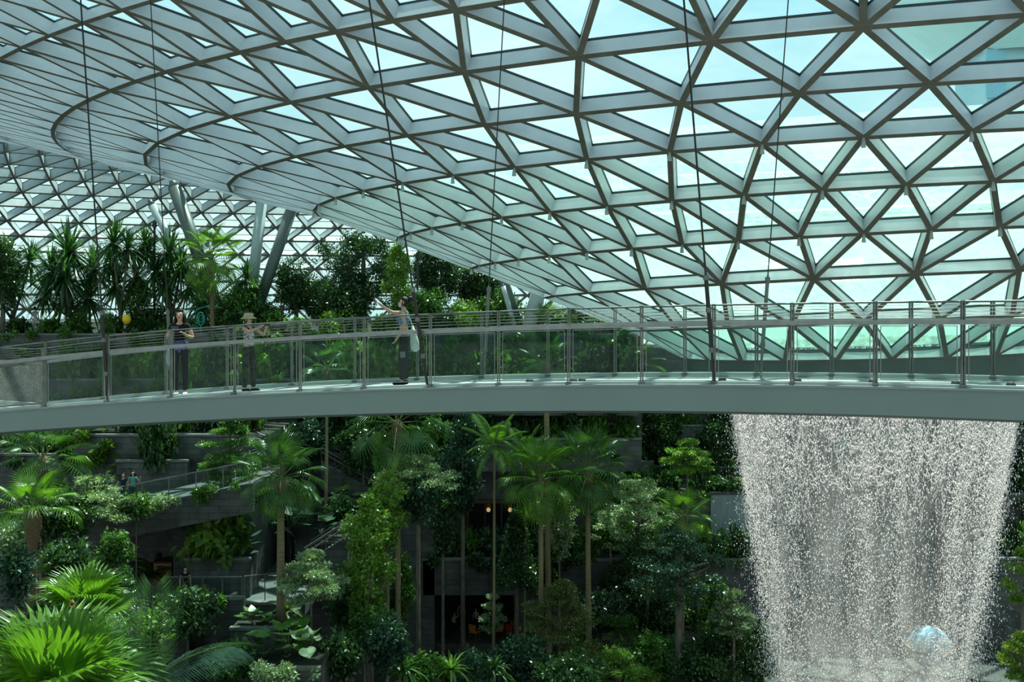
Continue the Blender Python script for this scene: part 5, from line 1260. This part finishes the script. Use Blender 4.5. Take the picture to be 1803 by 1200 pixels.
# pale blue dome behind the water
t = empty('globe', at(1637, 1190, 49.5)); t.location.z = 0; tag(t, 'pale blue and white globe seen through the falling water near the bottom', 'globe'); gz = zat(1138, 49.5)
gm = pattern_mat('globe_map', [(.10,.38,.60),(.55,.70,.74),(.72,.78,.76)], 2.2)
mb = MB(); mb.lathe([(1.02*math.sin(PI*k/16), gz-1.02*math.cos(PI*k/16)) for k in range(17)], 28); mb.build('sphere', gm, t, True)
mb = MB(); mb.lathe([(.9,0),(.9,.15),(.25,.3),(.2,gz-.95),(.4,gz-.8)], 18); mb.build('pedestal', M['kerb'], t, True)
mb = MB(); mb.lathe([(1.06, gz-.05),(1.14, gz-.05),(1.14, gz+.05),(1.06, gz+.05)], 28); mb.build('ring', plain('copper_ring', (.5,.28,.16)), t)
# wet pool basin
mb = MB(); mb.lathe([(7.2,0),(7.2,.5),(6.8,.5),(6.8,.3),(0,.3)], 64, (AXIS.x+.2, AXIS.y, 0)); o = mb.build('pool_basin', [M['stone2']], None); tag(o, 'round stone pool at the foot of the waterfall', 'pool')
# distant tower outside
tw = empty('control_tower', V3(1770, 150, 0)); tag(tw, 'pale tower with a wide round top seen through the upper right of the roof glass', 'tower')
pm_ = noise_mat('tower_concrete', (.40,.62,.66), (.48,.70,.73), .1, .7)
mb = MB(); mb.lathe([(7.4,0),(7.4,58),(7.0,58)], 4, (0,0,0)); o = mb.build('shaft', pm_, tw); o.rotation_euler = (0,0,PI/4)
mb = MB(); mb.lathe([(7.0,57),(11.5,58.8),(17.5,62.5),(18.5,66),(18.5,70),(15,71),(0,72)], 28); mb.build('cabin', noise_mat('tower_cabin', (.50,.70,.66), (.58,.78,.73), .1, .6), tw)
mb = MB()
for z in range(30, 56, 4): mb.box((-5.5,-5.6,z),(-2.6,-5.2,z+3))
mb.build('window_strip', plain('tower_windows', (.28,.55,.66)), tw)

t = empty('planter_box', V3(289, 47.0, 6.9)); tag(t, 'small wooden planter box coloured as if warmly lit, in the recess under the upper walkway', 'planter')
mb = MB(); mb.box((-.45,-.25,0),(.45,.25,.08)); mb.box((-.42,-.22,.08),(.42,.22,.95)); mb.build('box', noise_mat('warm_lit_wood', (.30,.15,.05), (.42,.24,.09), 3, .5, 0, .2, .4, 4, (1,1,6)), t)  # warm light is put into the wood colour
mb = MB(); mb.box((-.46,-.26,.95),(.46,.26,1.03)); mb.build('rim', M['wood'], t)
t = empty('equipment_box', V3(405, 42.6, 6.9)); tag(t, 'small black box standing on the lower walkway behind the glass railing', 'box')
mb = MB(); mb.box((-.26,-.2,.06),(.26,.2,.72)); mb.build('housing', M['gasket'], t)
for x in (-.2,.2):
    mb = MB(); mb.tube([(x,0,0),(x,0,.06)], .04, 8); mb.build('foot', M['cable'], t)
mb = MB(); mb.box((-.29,-.23,.72),(.29,.23,.77)); mb.build('lid', M['cable'], t)
t = empty('red_flower', V3(131, 26.5, ground(xat(131, 26.5), 26.5))); h = zat(1068, 26.5) - t.location.z; tag(t, 'single red flower spike in front of the low bright fan palm', 'flower')
mb = MB(); mb.tube([(0,0,0),(0,0,h)], .02, 6); mb.build('stem', stem_m, t)
mb = MB(); rr_ = random.Random(2)
for k in range(18):
    a = rr_.uniform(0,6.3); c = Vector((.07*math.cos(a), .07*math.sin(a), h+rr_.uniform(-.14,.16))); d_ = Vector((math.cos(a), math.sin(a), .8)).normalized()*.10; w2 = Vector((-math.sin(a), math.cos(a), 0))*.03
    mb.poly((c-d_*.5, c+w2, c+d_, c-w2))
mb.build('petals', G['red'], t)
